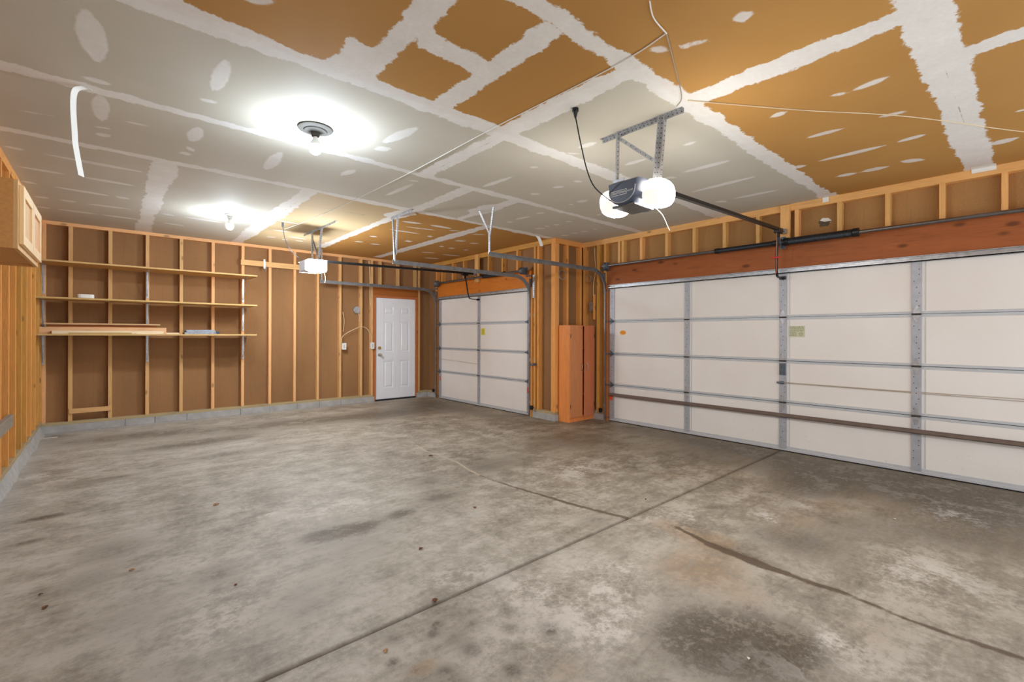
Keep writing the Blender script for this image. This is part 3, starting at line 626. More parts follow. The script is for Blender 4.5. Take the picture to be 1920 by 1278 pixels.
# ------------------------------------------------------------------ tracks
def c_prof(s):   # C channel, open towards s
    w, h, t, l = .025, .028, .003, .008
    P = [(-h, 0), (h, 0), (h, w), (h-l, w), (h-l, w-t), (h-t, w-t), (h-t, t), (-h+t, t), (-h+t, w-t), (-h+l, w-t), (-h+l, w), (-h, w)]
    return [(a_, b_*s) for a_, b_ in P]
def track(y, s, xv, xh, zh, xend, label, hangers, R=.34, brackets=(.25, .95, 1.7)):
    t = thing('door_track', (xv, y, 0), label, 'garage door track')
    pts = [(xv, y, .02), (xv, y, 1.0), (xv, y, zh-R)]
    vert = MB().sweep(c_prof(s), pts, (0, 1, 0)); vert.build('vertical_track', M['galv_dull'], t)
    arc = [(xv - R + R*math.cos(a_), y, zh - R + R*math.sin(a_)) for a_ in [math.pi/2*k_/14 for k_ in range(15)]]
    MB().sweep(c_prof(s), arc + [((arc[-1][0]+xend)/2, y, zh), (xend, y, zh)], (0, 1, 0)).build('horizontal_track', M['galv_dull'], t, smooth=True)
    for z in brackets:
        MB().box(xv-.03, xv+.035, y-s*.004, y, z-.03, z+.03).box(xv+.03, xv+.036, y-s*.05, y, z-.04, z+.04).build('jamb_bracket', M['galv'], t, bevel=.001)
    MB().box(xv-.04, xv+.02, y-s*.004, y, zh-R-.02, zh-.02).bar((xv-R*.35, y-s*.006, zh+.01), (xv+.03, y-s*.006, zh+.035), .004, .03).build('flag_bracket', M['galv_dull'], t, bevel=.001)
    for hg in hangers: hanger(t, *hg)
    return t
def angle(b, p, q, a, c, w=.032, t=.003, holes=0):
    """perforated angle iron from p to q with its two legs along a and c"""
    p, q, a, c = Vector(p), Vector(q), Vector(a).normalized(), Vector(c).normalized()
    for u, v_ in ((a, c), (c, a)):
        vs = [P + u*x_ + v_*y_ for P in (p, q) for x_, y_ in ((0, 0), (w, 0), (w, t), (0, t))]
        b.add(vs, [(3, 2, 1, 0), (4, 5, 6, 7), (0, 1, 5, 4), (1, 2, 6, 5), (2, 3, 7, 6), (3, 0, 4, 7)])
    if holes:
        k_ = b.cur; b.mat(1); d = q-p; n = max(2, int(d.length/.032))
        for u, v_ in ((a, c), (c, a)):
            for i in range(n):
                P = p + d*((i+.5)/n) + u*(w*.55)
                b.loft([(P - v_*.0008, .0048), (P + v_*(t+.0008), .0048)], 8, up=d.normalized())
        b.mat(k_)
def hanger(t, top, bot, foot=None):
    b = MB(); angle(b, top, bot, (1, 0, 0), (0, -1, 0), holes=1)
    if foot: angle(b, foot[0], foot[1], (1, 0, 0), (0, 0, -1), holes=1)
    b.build('hanger_strap', [M['galv'], M['hole']], t)
track(4.58, -1, X2-.01, 0, 2.385, 3.62, 'grey steel door track left of the wide door, hung from ceiling by a forked strap',
      [((3.488, 4.35, CZ-.002), (3.625, 4.59, 2.62), None), ((3.48, 4.616, CZ-.002), (3.625, 4.595, 2.64), None), ((3.625, 4.60, 2.66), (3.63, 4.605, 2.39), None)])
track(SY0-.06, 1, X1-.01, 0, 2.325, 2.82, 'grey steel door track on the right side of the narrow door',
      [((2.80, SY0-.06, CZ-.002), (2.83, SY0-.06, 2.33), ((2.80, 5.62, CZ-.001), (2.80, 5.07, CZ-.001))), ((2.80, 5.46, CZ-.002), (2.84, SY0-.07, 2.42), None)])
track(SY1+.055, -1, X1-.01, 0, 2.315, 2.88, 'grey steel door track on the left side of the narrow door along the far wall',
      [((2.885, SY1+.055, CZ-.002), (2.885, SY1+.055, 2.31), None)])
# galvanised strap on the post right of narrow door
b = MB(); angle(b, (X1-.02, 5.55, 1.98), (X1-.02, 5.55, 2.36), (0, -1, 0), (1, 0, 0), w=.05, holes=1)
tag(b.build('perforated_strap', [M['galv'], M['hole']], None, (0, 0, 0)), 'short perforated zinc strap on the post right of the narrow door', 'metal strap')

# ------------------------------------------------------------------ torsion springs
def spring(b, x, z, y0, y1, r, wire):
    n = int(abs(y1-y0)/wire); st = []
    for i in range(n):
        ya = y0 + (y1-y0)*i/n; yb = y0 + (y1-y0)*(i+.5)/n
        st += [((x, ya, z), r-wire*.35), ((x, yb, z), r)]
    b.loft(st, 16)
def torsion(x, z, ya, yb, label, springs, drums, plates):
    t = thing('torsion_spring_bar', (x, (ya+yb)/2, z), label, 'garage door spring')
    MB().cyl((x, ya, z), (x, yb, z), .019, 14).build('shaft', M['shaft'], t, smooth=True)
    for y0, y1, r in springs:
        b = MB(); spring(b, x, z, y0, y1, r, .009); b.build('spring', M['spring'], t, smooth=True)
        for y in (y0, y1): MB().cyl((x, y-.025, z), (x, y+.025, z), r+.004, 16).build('winding_cone', M['black'], t, smooth=True)
    for y in drums:
        MB().loft([((x, y-.03, z), .045), ((x, y-.025, z), .055), ((x, y-.01, z), .042), ((x, y+.02, z), .05), ((x, y+.03, z), .06), ((x, y+.035, z), .03)], 20).build('cable_drum', M['galv_dark'], t, smooth=True)
    for y, xw in plates:
        MB().box(x-.03, xw, y-.002, y+.002, z-.07, z+.04).cyl((x, y-.012, z), (x, y+.012, z), .028, 14).box(xw-.004, xw-.0005, y-.03, y+.03, z-.07, z+.07).build('bearing_plate', M['galv_dark'], t, bevel=.001)
    return t
torsion(X2-.09, 2.455, 4.58, -1.2, 'long dark torsion spring bar above the wide door', [(2.74, 2.05, .030), (1.93, 1.27, .042)], [4.49], [(4.535, X2-.016), (1.985, X2-.041)])
torsion(X1-.075, 2.445, SY1+.02, 5.68, 'short torsion spring bar above the narrow door', [(6.79, 6.22, .034)], [8.40, 5.74], [(SY1+.0, X1-.012), (5.70, X1-.022)])

# ------------------------------------------------------------------ openers
def text_obj(name, s, size, m, parent, mat4):
    cu = bpy.data.curves.new(name, 'FONT'); cu.body = s; cu.size = size; cu.extrude = .0006; cu.align_x = 'CENTER'; cu.align_y = 'CENTER'
    tmp = bpy.data.objects.new('tmp', cu); COL.objects.link(tmp); bpy.context.view_layer.update()
    me = bpy.data.meshes.new_from_object(tmp.evaluated_get(bpy.context.evaluated_depsgraph_get()))
    bpy.data.objects.remove(tmp); bpy.data.curves.remove(cu)
    me.transform(mat4); me.materials.clear(); me.materials.append(m)
    o = bpy.data.objects.new(name, me); COL.objects.link(o); o.parent = parent; return o
def rail_parts(t, y, xa, za, xb, zb, xtrol, arm, cordz=None):
    b = MB(); n = Vector((xb-xa, 0, zb-za)).normalized()
    b.bar((xa, y, za), (xb, y, zb), .036, .007).bar((xa, y, za+.018), (xb, y, zb+.018), .010, .034)
    b.build('rail', M['black'], t, bevel=.001)
    zt = za + (zb-za)*(xtrol-xa)/(xb-xa)
    MB().box(xtrol-.07, xtrol+.06, y-.028, y+.028, zt-.035, zt+.008).box(xtrol-.02, xtrol+.02, y-.012, y+.012, zt-.075, zt-.03).build('trolley', M['black'], t, bevel=.004)
    a_ = MB(); pts = smooth([(xtrol+.005, y, zt-.05)] + arm, 6)
    for p, q in zip(pts[:-1], pts[1:]): a_.bar(p, q, .014, .024, (0, 1, 0))
    e = arm[-1]; a_.box(e[0]-.012, e[0]+.006, e[1]-.035, e[1]+.035, e[2]-.018, e[2]+.018)
    a_.build('door_arm', M['black'], t)
    cx = xtrol - .055
    if cordz:
        MB().tube([(cx, y, zt-.03), (cx+.002, y, cordz), (cx, y+.002, cordz-.17), (cx-.02, y+.012, cordz-.20)], .003, 6).build('release_cord', M['rope_o'], t)
        MB().bar((cx+.002, y-.045, cordz), (cx+.002, y+.05, cordz), .016, .018).build('release_handle', M['red'], t, bevel=.004)
    MB().box(xb-.05, xb+.012, y-.03, y+.03, zb-.02, zb+.03).build('header_bracket', M['galv'], t, bevel=.001)

OY = 1.945
op = thing('door_opener', (2.9, OY, 2.28), 'dark blue garage door opener with glowing lens covers, ceiling-hung before the wide door', 'garage door opener')
# motor housing: shield-shaped front, flat underside
def outline(w, zt, zb, k):
    """front outline in (y, z): wide top, rounded belly"""
    P = []
    for i in range(17):
        t = math.pi * i / 16; P.append((OY - .012 + w*math.cos(t), zb + (zt-zb)*(1 - math.sin(t)**k)*.75))
    return [(OY - .012 + w*1.02, zt)] + P + [(OY - .012 - w*1.02, zt)]
b = MB(); rings = []
for x, w, zt, zb in ((2.715, .112, 2.445, 2.298), (2.725, .119, 2.455, 2.288), (2.78, .122, 2.462, 2.283), (2.98, .112, 2.462, 2.283), (3.03, .10, 2.45, 2.29)):
    rings.append([(x + max(0, (2.3+.09-z_))*.0, y_, z_) for y_, z_ in outline(w, zt, zb, .8)])
vs = [p for r in rings for p in r]; n = len(rings[0])
fs = [(i*n+k_, i*n+(k_+1) % n, (i+1)*n+(k_+1) % n, (i+1)*n+k_) for i in range(len(rings)-1) for k_ in range(n)] + [tuple(range(n)), tuple((len(rings)-1)*n+k_ for k_ in range(n))]
b.add(vs, fs).build('motor_housing', M['navy'], op, smooth=True)
b = MB(); ol = outline(.110, 2.44, 2.302, .8)[1:-1]
b.tube([(2.712, y_, z_) for y_, z_ in ol], .0035, 8); b.build('silver_trim', M['silver'], op)
b = MB().box(2.735, 2.98, OY-.10, OY+.085, 2.279, 2.295); b.build('underside_panel', M['navy_dk'], op, bevel=.004)
for s_, nm in ((1, 0), (-1, 1)):
    b = MB().superell((2.905, OY + s_*.183, 2.366), .13, .092, .097, 2.6, 32, 20)
    for i, f_ in enumerate(b.f):
        c_ = sum((Vector(b.v[q]) for q in f_), Vector()) / len(f_) - Vector((2.905, OY + s_*.183, 2.366))
        n_ = Vector((c_.x/.13**2, c_.y/.092**2, c_.z/.097**2)).normalized()
        b.mi[i] = 1 if n_.z > .12 else (2 if n_.x < -.4 else 0)
    b.build('lens_cover', [M['lens'], M['lens_dim'], M['lens_cream']], op, smooth=True)
    b = MB()
    for q in range(4): b.box(2.86+q*.022, 2.868+q*.022, OY+s_*.155, OY+s_*.215, 2.2672, 2.2715)
    b.build('vent_slots', M['galv_dark'], op)
# lettering on the front
R_ = Matrix(((0, 0, -1, 0), (-1, 0, 0, 0), (0, 1, 0, 0), (0, 0, 0, 1)))
def face(dx, y, z): return Matrix.Translation(Vector((dx, y, z)) - ORG[op.name]) @ R_
text_obj('brand_lettering', 'CRAFTSMAN', .0215, M['white_pl'], op, face(2.714, OY+.016, 2.374))
text_obj('power_lettering', '1/2 HP', .018, M['white_pl'], op, face(2.714, OY-.078, 2.374))
b = MB()
for (ya, za), (yb_, zb_) in (((.094, .016), (-.038, .016)), ((.094, -.016), (-.038, -.016)), ((.094, .016), (.094, -.016)), ((-.038, .016), (-.038, -.016))):
    b.bar((2.7145, OY-.012+ya, 2.374+za), (2.7145, OY-.012+yb_, 2.374+zb_), .002, .003)
b.build('badge_border', M['white_pl'], op)
b = MB().box(2.76, 2.82, OY+.0, OY+.10, 2.458, 2.472).box(2.76, 2.765, OY, OY+.1, 2.458, 2.49); b.build('top_bracket', M['galv'], op, bevel=.001)
b = MB().box(2.86, 3.0, OY-.15, OY-.09, 2.458, 2.472); b.build('top_bracket', M['galv'], op, bevel=.001)
def strap(t, p, q, a_, c_, name='hanging_strap'):
    b = MB(); angle(b, p, q, a_, c_, holes=1); return b.build(name, [M['galv'], M['hole']], t)
strap(op, (2.93, 2.27, CZ-.0005), (2.93, 1.585, CZ-.0005), (-1, 0, 0), (0, 0, -1), 'ceiling_angle')
strap(op, (2.90, 2.085, CZ-.012), (2.88, 2.08, 2.46), (0, 1, 0), (-1, 0, 0)); strap(op, (2.90, 1.745, CZ-.012), (2.90, 1.785, 2.46), (0, -1, 0), (-1, 0, 0)); strap(op, (2.935, 1.735, CZ-.012), (2.935, 1.775, 2.46), (0, 1, 0), (1, 0, 0))
b = MB().bar((2.885, 2.08, 2.845), (2.885, 1.79, 2.60), .026, .003, (1, 0, 0)); b.mat(1)
for q in range(7):
    P = Vector((2.885, 2.08, 2.845)).lerp(Vector((2.885, 1.79, 2.60)), (q+.5)/7); b.cyl(P+Vector((-.0025, 0, 0)), P+Vector((.0025, 0, 0)), .004, 8)
b.build('cross_brace', [M['galv'], M['hole']], op)
rail_parts(op, 1.965, 2.98, 2.495, X2-.06, 2.575, 5.76, [(5.785, 1.99, 2.30), (5.80, 1.995, 2.10), (5.86, 2.0, 2.05), (XW-.03, 2.0, 2.05)], 2.255)
MB().spline([(2.384, 2.076, CZ-.055), (2.40, 2.075, 2.80), (2.44, 2.075, 2.68), (2.52, 2.085, 2.52), (2.62, 2.10, 2.43), (2.71, 2.06, 2.36), (2.76, 2.03, 2.33)], .0045, 8).cyl((2.384, 2.076, CZ-.002), (2.384, 2.076, CZ-.02), .022, 14).cyl((2.384, 2.076, CZ-.02), (2.385, 2.076, CZ-.065), .018, 12, .007).build('power_cord', M['black'], op, smooth=True)
MB().spline([(2.93, 1.80, 2.275), (2.99, 1.78, 2.23), (3.04, 1.77, 2.16), (3.06, 1.765, 2.13)], .0025, 6).build('antenna_wire', M['white_pl'], op)

PY = 7.07
oq = thing('door_opener', (2.28, PY, 2.26), 'white-lit box-shaped garage door opener hanging before the narrow door', 'garage door opener')
MB().box(2.135, 2.40, PY-.11, PY+.16, 2.285, 2.44).build('motor_housing', M['silver'], oq, bevel=.012, seg=3)
b = MB(); prof = [(2.16, 2.255), (2.40, 2.255), (2.42, 2.29), (2.42, 2.44), (2.16, 2.44)]
prof = [(2.165, 2.282), (2.20, 2.268), (2.26, 2.262), (2.33, 2.262), (2.40, 2.27), (2.412, 2.30), (2.412, 2.428), (2.39, 2.436), (2.17, 2.436)]
b.prism(prof, 'y', PY-.215, PY-.105).build('lens_cover', M['lens_b'], oq, bevel=.012, seg=3)
prof = [(u_, max(w_, 2.295)) for u_, w_ in prof]
MB().prism(prof, 'y', PY+.155, PY+.26).build('lens_cover', M['lens_b'], oq, bevel=.012, seg=3)  # unseen far-side lens, added to brighten the far wall and entry door
MB().box(2.15, 2.42, PY-.22, PY+.265, 2.4405, 2.446).build('lens_light_blocker', M['galv'], oq, bevel=.001)  # plate added over the lenses to keep their light off the ceiling
strap(oq, (2.28, 7.50, CZ-.0005), (2.315, 6.28, CZ-.0005), (1, 0, 0), (0, 0, -1), 'ceiling_angle')
strap(oq, (2.28, 7.15, CZ-.01), (2.27, 7.12, 2.44), (1, 0, 0), (0, -1, 0)); strap(oq, (2.30, 6.80, CZ-.01), (2.29, 6.92, 2.44), (1, 0, 0), (0, -1, 0))
strap(oq, (2.27, 7.13, CZ-.12), (2.30, 6.93, 2.47), (1, 0, 0), (0, -1, 0), 'cross_brace')
rail_parts(oq, PY, 2.38, 2.44, X1-.06, 2.505, 5.02, [(5.06, PY, 2.30), (5.11, PY, 2.08), (5.17, PY, 2.04), (XS-.03, PY, 2.035)])
MB().spline([(1.815, 6.885, CZ-.05), (1.83, 6.9, 2.80), (1.87, 6.95, 2.68), (1.96, 7.02, 2.56), (2.06, 7.1, 2.50), (2.17, 7.12, 2.43)], .005, 8).cyl((1.815, 6.885, CZ-.002), (1.815, 6.885, CZ-.06), .015, 12).build('power_cord', M['galv_dark'], oq, smooth=True)
MB().spline([(2.42, 6.99, 2.27), (2.43, 6.98, 2.2), (2.42, 6.97, 2.13)], .003, 6).build('antenna_wire', M['cable'], oq)
MB().spline([(2.30, 7.1, 2.9), (2.26, 7.05, 2.78), (2.33, 7.02, 2.66), (2.27, 7.06, 2.55), (2.31, 7.08, 2.44)], .004, 6).build('low_voltage_wire', M['cable'], oq)

# ------------------------------------------------------------------ bare bulbs
def bulb_lamp(x, y, label, k, mt):
    t = thing('ceiling_lamp', (x, y, CZ), label, 'ceiling light', 'bare bulb ceiling lamps')
    b = MB(); prof = [(.0, .002), (.095, .002), (.095, .010), (.085, .016), (.066, .018), (.062, .026), (.045, .030), (.030, .034), (.027, .062), (.020, .064)]
    b.loft([((x, y, CZ-h), max(r*(k if r > .03 else 1), .001)) for r, h in prof], 32); b.build('lamp_holder', M[mt], t, smooth=True)
    bl = MB().loft([((x, y, CZ-h), r) for h, r in ((.128, .0405), (.142, .0425), (.158, .0425), (.180, .034), (.193, .018), (.198, .002))], 24).build('bulb', M['bulb'], t, smooth=True)
    MB().loft([((x, y, CZ-h), r) for h, r in ((.056, .014), (.075, .016), (.085, .019), (.105, .033), (.1275, .0405))], 24).build('bulb_collar', M['white_pl'], bl, smooth=True)
bulb_lamp(1.165, 3.565, 'lit bare bulb in a round holder, nearer the camera, mid ceiling', 1.27, 'plate_grey')
bulb_lamp(1.185, 6.883, 'lit bare bulb near the far wall above the shelves', .6, 'socket')

# ------------------------------------------------------------------ shelves
SF = YF - .50
def shelf(z, xa, xb, label):
    t = thing('wall_shelf', ((xa+xb)/2, YF, z), label, 'shelf', None)
    box('board', M['shelf'], t, xa, xb, SF, YF-.004, z-.022, z, .0015)
    for xc in (-.655, .455, 1.73):
        b = MB(); zt = z-.0225
        b.box(xc-.012, xc+.012, YF-.006, YF-.0005, zt-.40, zt).box(xc-.012, xc+.012, YF-.33, YF-.001, zt-.004, zt)
        b.bar((xc, YF-.01, zt-.37), (xc, YF-.31, zt-.006), .005, .014, (0, 1, 0))
        b.bar((xc, YF-.012, zt-.40), (xc, YF-.012, zt), .026, .01, (0, 1, 0))
        b.build('bracket', M['galv'], t, bevel=.001)
shelf(2.322, -.66, 1.84, 'long wooden wall shelf, topmost of the three, empty')
shelf(1.842, -.70, 1.84, 'long wooden wall shelf in the middle with a white box on it')
shelf(1.362, -.70, 1.835, 'long wooden wall shelf, lowest of the three, with lumber on it')
# white box
b = MB(); pts = []
for k_ in range(20):
    t = 2*math.pi*k_/20; f = lambda q: math.copysign(abs(q)**.55, q); pts.append((-.222+.086*f(math.cos(t)), SF+.10+.055*f(math.sin(t))))
b.prism(pts, 'z', 1.8425, 1.896)
tag(b.build('plastic_tub', M['white_pl'], None, (-.222, SF+.1, 1.8425), bevel=.008, seg=3), 'small white rounded plastic box on the middle shelf', 'box')
# lumber on the low shelf
z0 = 1.3622
def plank(name, m, x0, x1, y0, y1, za, zb, label): return tbox(name, m, x0, x1, y0, y1, za, zb, label, 'board', 'boards on the lowest shelf')
plank('lumber_board', M['shelf'], -.38, .26, SF+.004, SF+.10, z0, z0+.018, 'short tan strip lying at the front edge of the lowest shelf')
plank('lumber_board', M['lum_pale'], -.55, .625, SF+.11, SF+.20, z0, z0+.042, 'pale whitish board at the front of the lumber on the lowest shelf')
plank('lumber_board', M['lum_pink'], -.69, .665, SF+.21, SF+.249, z0, z0+.092, 'tall pinkish board standing on edge on the lowest shelf')
plank('lumber_board', M['lum_pink'], -.64, .60, SF+.33, SF+.42, z0+.1255, z0+.148, 'thin brown board lying on top at the back of the lowest shelf')
plank('lumber_board', M['jamb_x'], -.60, .56, SF+.36, SF+.40, z0, z0+.125, 'added support board on edge at the very back of the lowest shelf, darkened like the shaded gap')  # support added under the thin board; its dark wood paints the gap's shade
plank('lumber_board', M['lum_pale'], .66, .84, SF+.30, SF+.36, z0, z0+.02, 'short thin pale offcut left of the grey folded pad')
# folded pads
def fold(x0, x1, y0, y1, z, h, m, name, label, cat):
    b = MB(); r = h/2; P = []
    for k_ in range(9): t = math.pi/2 + math.pi*k_/8; P.append((x0 + r + r*math.cos(t), z + r + r*math.sin(t)))
    P += [(x0+(x1-x0)*q, z + .002*abs(math.sin(q*9))) for q in (.3, .6, .9)] + [(x1, z+.001), (x1, z+h*.42), (x1-.03, z+h*.44), (x0+.04, z+h*.47), (x0+.04, z+h*.53), (x1-.02, z+h*.56), (x1-.01, z+h*.58), (x1-.012, z+h)] + [(x0+(x1-x0)*q, z+h-.004*math.sin(q*7)) for q in (.7, .4)]
    b.prism(P, 'y', y0, y1); return tag(b.build(name, m, None, ((x0+x1)/2, (y0+y1)/2, z), bevel=.003), label, cat)
fold(.87, 1.28, SF+.02, SF+.30, z0, .026, M['bluegrey'], 'folded_canvas', 'grey blue folded canvas, lower of two, on the lowest shelf', 'folded canvas')
fold(.89, 1.27, SF+.03, SF+.28, z0+.0295, .034, M['bluegrey'], 'folded_canvas', 'pale grey blue folded canvas, upper of two, on the lowest shelf', 'folded canvas')
tag(MB().loft([((1.30, SF+.06, z0+.024), .023), ((1.30, SF+.28, z0+.024), .024)], 14).box(1.278, 1.322, SF+.05, SF+.06, z0+.006, z0+.042).build('rolled_canvas', M['darkpad'], None, (1.3, SF+.17, z0), smooth=True), 'dark rolled canvas end right of the folded canvas on the lowest shelf', 'rolled canvas')

# boards, hook and electrics on the far wall
tbox('ledger_board', M['stud_x'], 1.69, 2.66, YF-.038, YF-.0005, 2.535, 2.625, 'horizontal board nailed across studs right of the top shelf', 'board')
tbox('blocking_board', M['stud_x'], -.40, .045, YF-.03, YF-.0005, .25, .315, 'short horizontal board nailed low between two studs under the shelves', 'board')
b = MB().box(2.035, 2.065, YF-.042, YF-.0385, 2.50, 2.66)
arc = [(2.05, YF-.055-.05*(1-math.cos(a_)), 2.50-.05*math.sin(a_)) for a_ in [math.pi*k_/10 for k_ in range(11)]]
b.box(2.04, 2.06, YF-.06, YF-.042, 2.495, 2.51).spline(arc + [(2.05, YF-.165, 2.53)], .009, 8, 2)
tag(b.build('wall_hook', M['galv'], None, (2.05, YF, 2.5), bevel=.001), 'metal bike hook screwed to the horizontal board on the far wall', 'hook')
def ebox(x, z, y, label):
    t = thing('outlet_box', (x, y, z), label, 'electrical box')
    MB().box(x-.035, x+.035, y-.052, y, z-.058, z+.058).build('box', M['white_pl'], t, bevel=.004)
    MB().box(x-.040, x+.040, y-.058, y-.052, z-.064, z+.064).build('cover_plate', M['white_pl'], t, bevel=.002)
    MB().box(x-.018, x+.018, y-.061, y-.058, z-.036, z+.036).box(x-.006, x+.006, y-.066, y-.06, z-.01, z+.012).build('device', M['socket'], t, bevel=.001)
ebox(3.455, 1.13, YF+.02, 'white outlet box two studs left of the entry door, at the cable end')
ebox(4.022, 1.135, YF, 'white switch box on the stud right beside the entry door')
b = MB(); oc = [(3.738+.075*math.cos(math.pi/8+k_*math.pi/4), 1.85+.075*math.sin(math.pi/8+k_*math.pi/4)) for k_ in range(8)]
b.prism(oc, 'y', YF+.03, YF+.075); b.prism([(u*.94+3.738*.06, w*.94+1.85*.06) for u, w in oc], 'y', YF+.022, YF+.03)
tag(b.build('junction_box', M['galv'], None, (3.738, YF+.07, 1.85), bevel=.001), 'octagonal steel junction box between studs left of the entry door', 'electrical box')
def wire(name, pts, m, r, label, cat='cable', group=None):
    return tag(MB().spline(pts, r, 7).build(name, m, None, pts[0], smooth=True), label, cat, group)
wire('electrical_cable', [(3.43, YF+.01, 1.194), (3.415, YF-.005, 1.26), (3.44, YF-.006, 1.33), (3.55, YF-.008, 1.41), (3.70, YF-.010, 1.48), (3.81, YF-.012, 1.52), (3.93, YF-.01, 1.47), (4.01, YF-.008, 1.34), (4.022, YF-.02, 1.20)], M['cable'], .006, 'cream cable looping over a stud between the two white boxes')
wire('electrical_cable', [(3.75, YF+.015, 1.78), (3.775, YF-.003, 1.72), (3.78, YF+.02, 1.62)], M['cable'], .006, 'short cream cable below the octagonal junction box')
wire('electrical_cable', [(3.45, YF+.02, 1.42), (3.47, YF+.01, 1.62), (3.445, YF+.02, 1.8)], M['cable'], .005, 'thin upright cable beside the stud above the outlet box')
wire('electrical_cable', [(4.00, YF-.007, 1.95), (3.985, YF-.008, 2.2), (3.99, YF-.008, 2.5), (3.96, YF-.006, 2.84)], M['cable'], .007, 'cream cable running up the stud left of the entry door')

# ceiling cables
zc = CZ-.0042
wire('ceiling_cable', [(2.128, 1.247, zc), (2.17, 1.61, zc), (2.15, 2.685, zc), (2.155, 4.02, zc), (2.10, 5.5, zc), (2.07, 6.03, zc), (2.03, 6.6, zc), (1.95, 7.3, zc)], M['tape'], .0036, 'long white cable stapled across the ceiling towards the far opener')
wire('ceiling_cable', [(1.866, 1.18, zc), (1.98, 1.23, zc), (2.128, 1.247, zc-.004)], M['tape'], .0036, 'short white cable on the ceiling at the top edge of the photo')
wire('ceiling_cable', [(2.128, 1.247, zc-.006), (2.4, 1.36, zc), (2.771, 1.517, zc), (2.86, 1.6, zc)], M['coil'], .003, 'thin grey wire on the ceiling leading to the near opener')
wire('ceiling_cable', [(2.847, 1.514, zc), (3.536, 1.074, zc), (4.194, .613, zc), (5.165, .078, zc), (5.9, -.4, zc)], M['cable'], .0035, 'thin tan cable crossing the brown ceiling on the right')

# hanging joint tape
def hang_tape(pts, w, side, label):
    P = smooth(pts, 6); sd = Vector(side).normalized()*w/2; b = MB(); vs = []
    for p in P: vs += [p-sd, p+sd, p+sd+Vector((.001, .001, .0006)), p-sd+Vector((.001, .001, .0006))]
    fs = [(i*4+k_, i*4+(k_+1) % 4, (i+1)*4+(k_+1) % 4, (i+1)*4+k_) for i in range(len(P)-1) for k_ in range(4)] + [(3, 2, 1, 0), tuple((len(P)-1)*4+k_ for k_ in range(4))]
    return tag(b.add(vs, fs).build('joint_tape', M['tape'], None, pts[0]), label, 'paper tape')
hang_tape([(-.085, 3.93, CZ-.001), (-.12, 3.93, CZ-.006), (-.155, 3.93, CZ-.04), (-.162, 3.93, CZ-.14), (-.155, 3.93, CZ-.30), (-.150, 3.935, CZ-.38), (-.125, 3.94, CZ-.555)], .042, (.6, .8, 0), 'long strip of white paper tape dangling from the ceiling at left')
hang_tape([(4.95, 5.14, CZ-.001), (5.02, 5.13, CZ-.02), (5.06, 5.12, CZ-.08), (5.085, 5.11, CZ-.16)], .05, (.7, -.7, 0), 'short strip of white paper tape hanging at the ceiling before the nook')
def tab(y, w, h, label):
    hang_tape([(5.93, y, CZ-.001), (X2-.012, y, CZ-.004), (X2-.006, y, CZ-.015), (X2-.006, y, CZ-h)], w, (0, 1, 0), label)
tab(1.565, .06, .055, 'white tape end folded onto the top plate, near the centre of the wide door')
tab(.335, .16, .04, 'white tape end folded onto the top plate, at far right')

# ------------------------------------------------------------------ wall cabinet on the left wall
cb = thing('wall_cabinet', (XL, 4.06, 1.82), 'maple wall cabinet with two doors high on the left wall', 'cabinet')
cx0, cx1, cy0, cy1, cz0, cz1 = XL+.001, -.36, 3.585, 4.53, 1.822, 2.19
b = MB().box(cx0, cx1-.018, cy0, cy0+.015, cz0, cz1).box(cx0, cx1-.018, cy1-.015, cy1, cz0, cz1).box(cx0+.008, cx1-.018, cy0+.015, cy1-.015, cz1-.015, cz1).box(cx0, cx0+.008, cy0+.015, cy1-.015, cz0+.001, cz1-.001)
b.build('carcass', M['cab_side'], cb, bevel=.001)
MB().box(cx0+.002, cx1-.018, cy0+.015, cy1-.015, cz0+.016, cz0+.028).build('bottom_panel', M['cab_side'], cb)
b = MB(); fx0, fx1 = cx1-.018, cx1
b.box(fx0, fx1, cy0, cy0+.04, cz0, cz1).box(fx0, fx1, cy1-.04, cy1, cz0, cz1).box(fx0, fx1, cy0+.04, cy1-.04, cz0, cz0+.04).box(fx0, fx1, cy0+.04, cy1-.04, cz1-.04, cz1).box(fx0, fx1, 4.035, 4.08, cz0+.04, cz1-.04)
b.build('face_frame', M['cab_birch'], cb, bevel=.001)
for a_, c_ in ((3.62, 4.045), (4.065, 4.50)):
    e_, f_ = cz0+.03, cz1-.02; r = .055
    b = MB(); x0, x1_ = cx1+.0005, cx1+.0195
    b.box(x0, x1_, a_, a_+r, e_, f_).box(x0, x1_, c_-r, c_, e_, f_).box(x0, x1_, a_+r, c_-r, e_, e_+r).box(x0, x1_, a_+r, c_-r, f_-r, f_)
    dr = b.build('door', M['cab_maple'], cb, bevel=.002)
    MB().box(x0+.002, x0+.009, a_+r-.001, c_-r+.001, e_+r-.001, f_-r+.001).build('door_panel', M['cab_birch'], dr, bevel=.001)
    MB().cyl((x0-.001, a_+.01, e_+.02), (x0-.001, a_+.01, e_+.05), .004, 8).build('hinge', M['chrome'], dr)
# weathered plank on left wall
tbox('wall_plank', M['lum_grey'], XL+.0005, XL+.04, 4.6, 6.02, .545, .65, 'weathered grey plank fixed low across the left wall studs', 'board', bevel=.006)

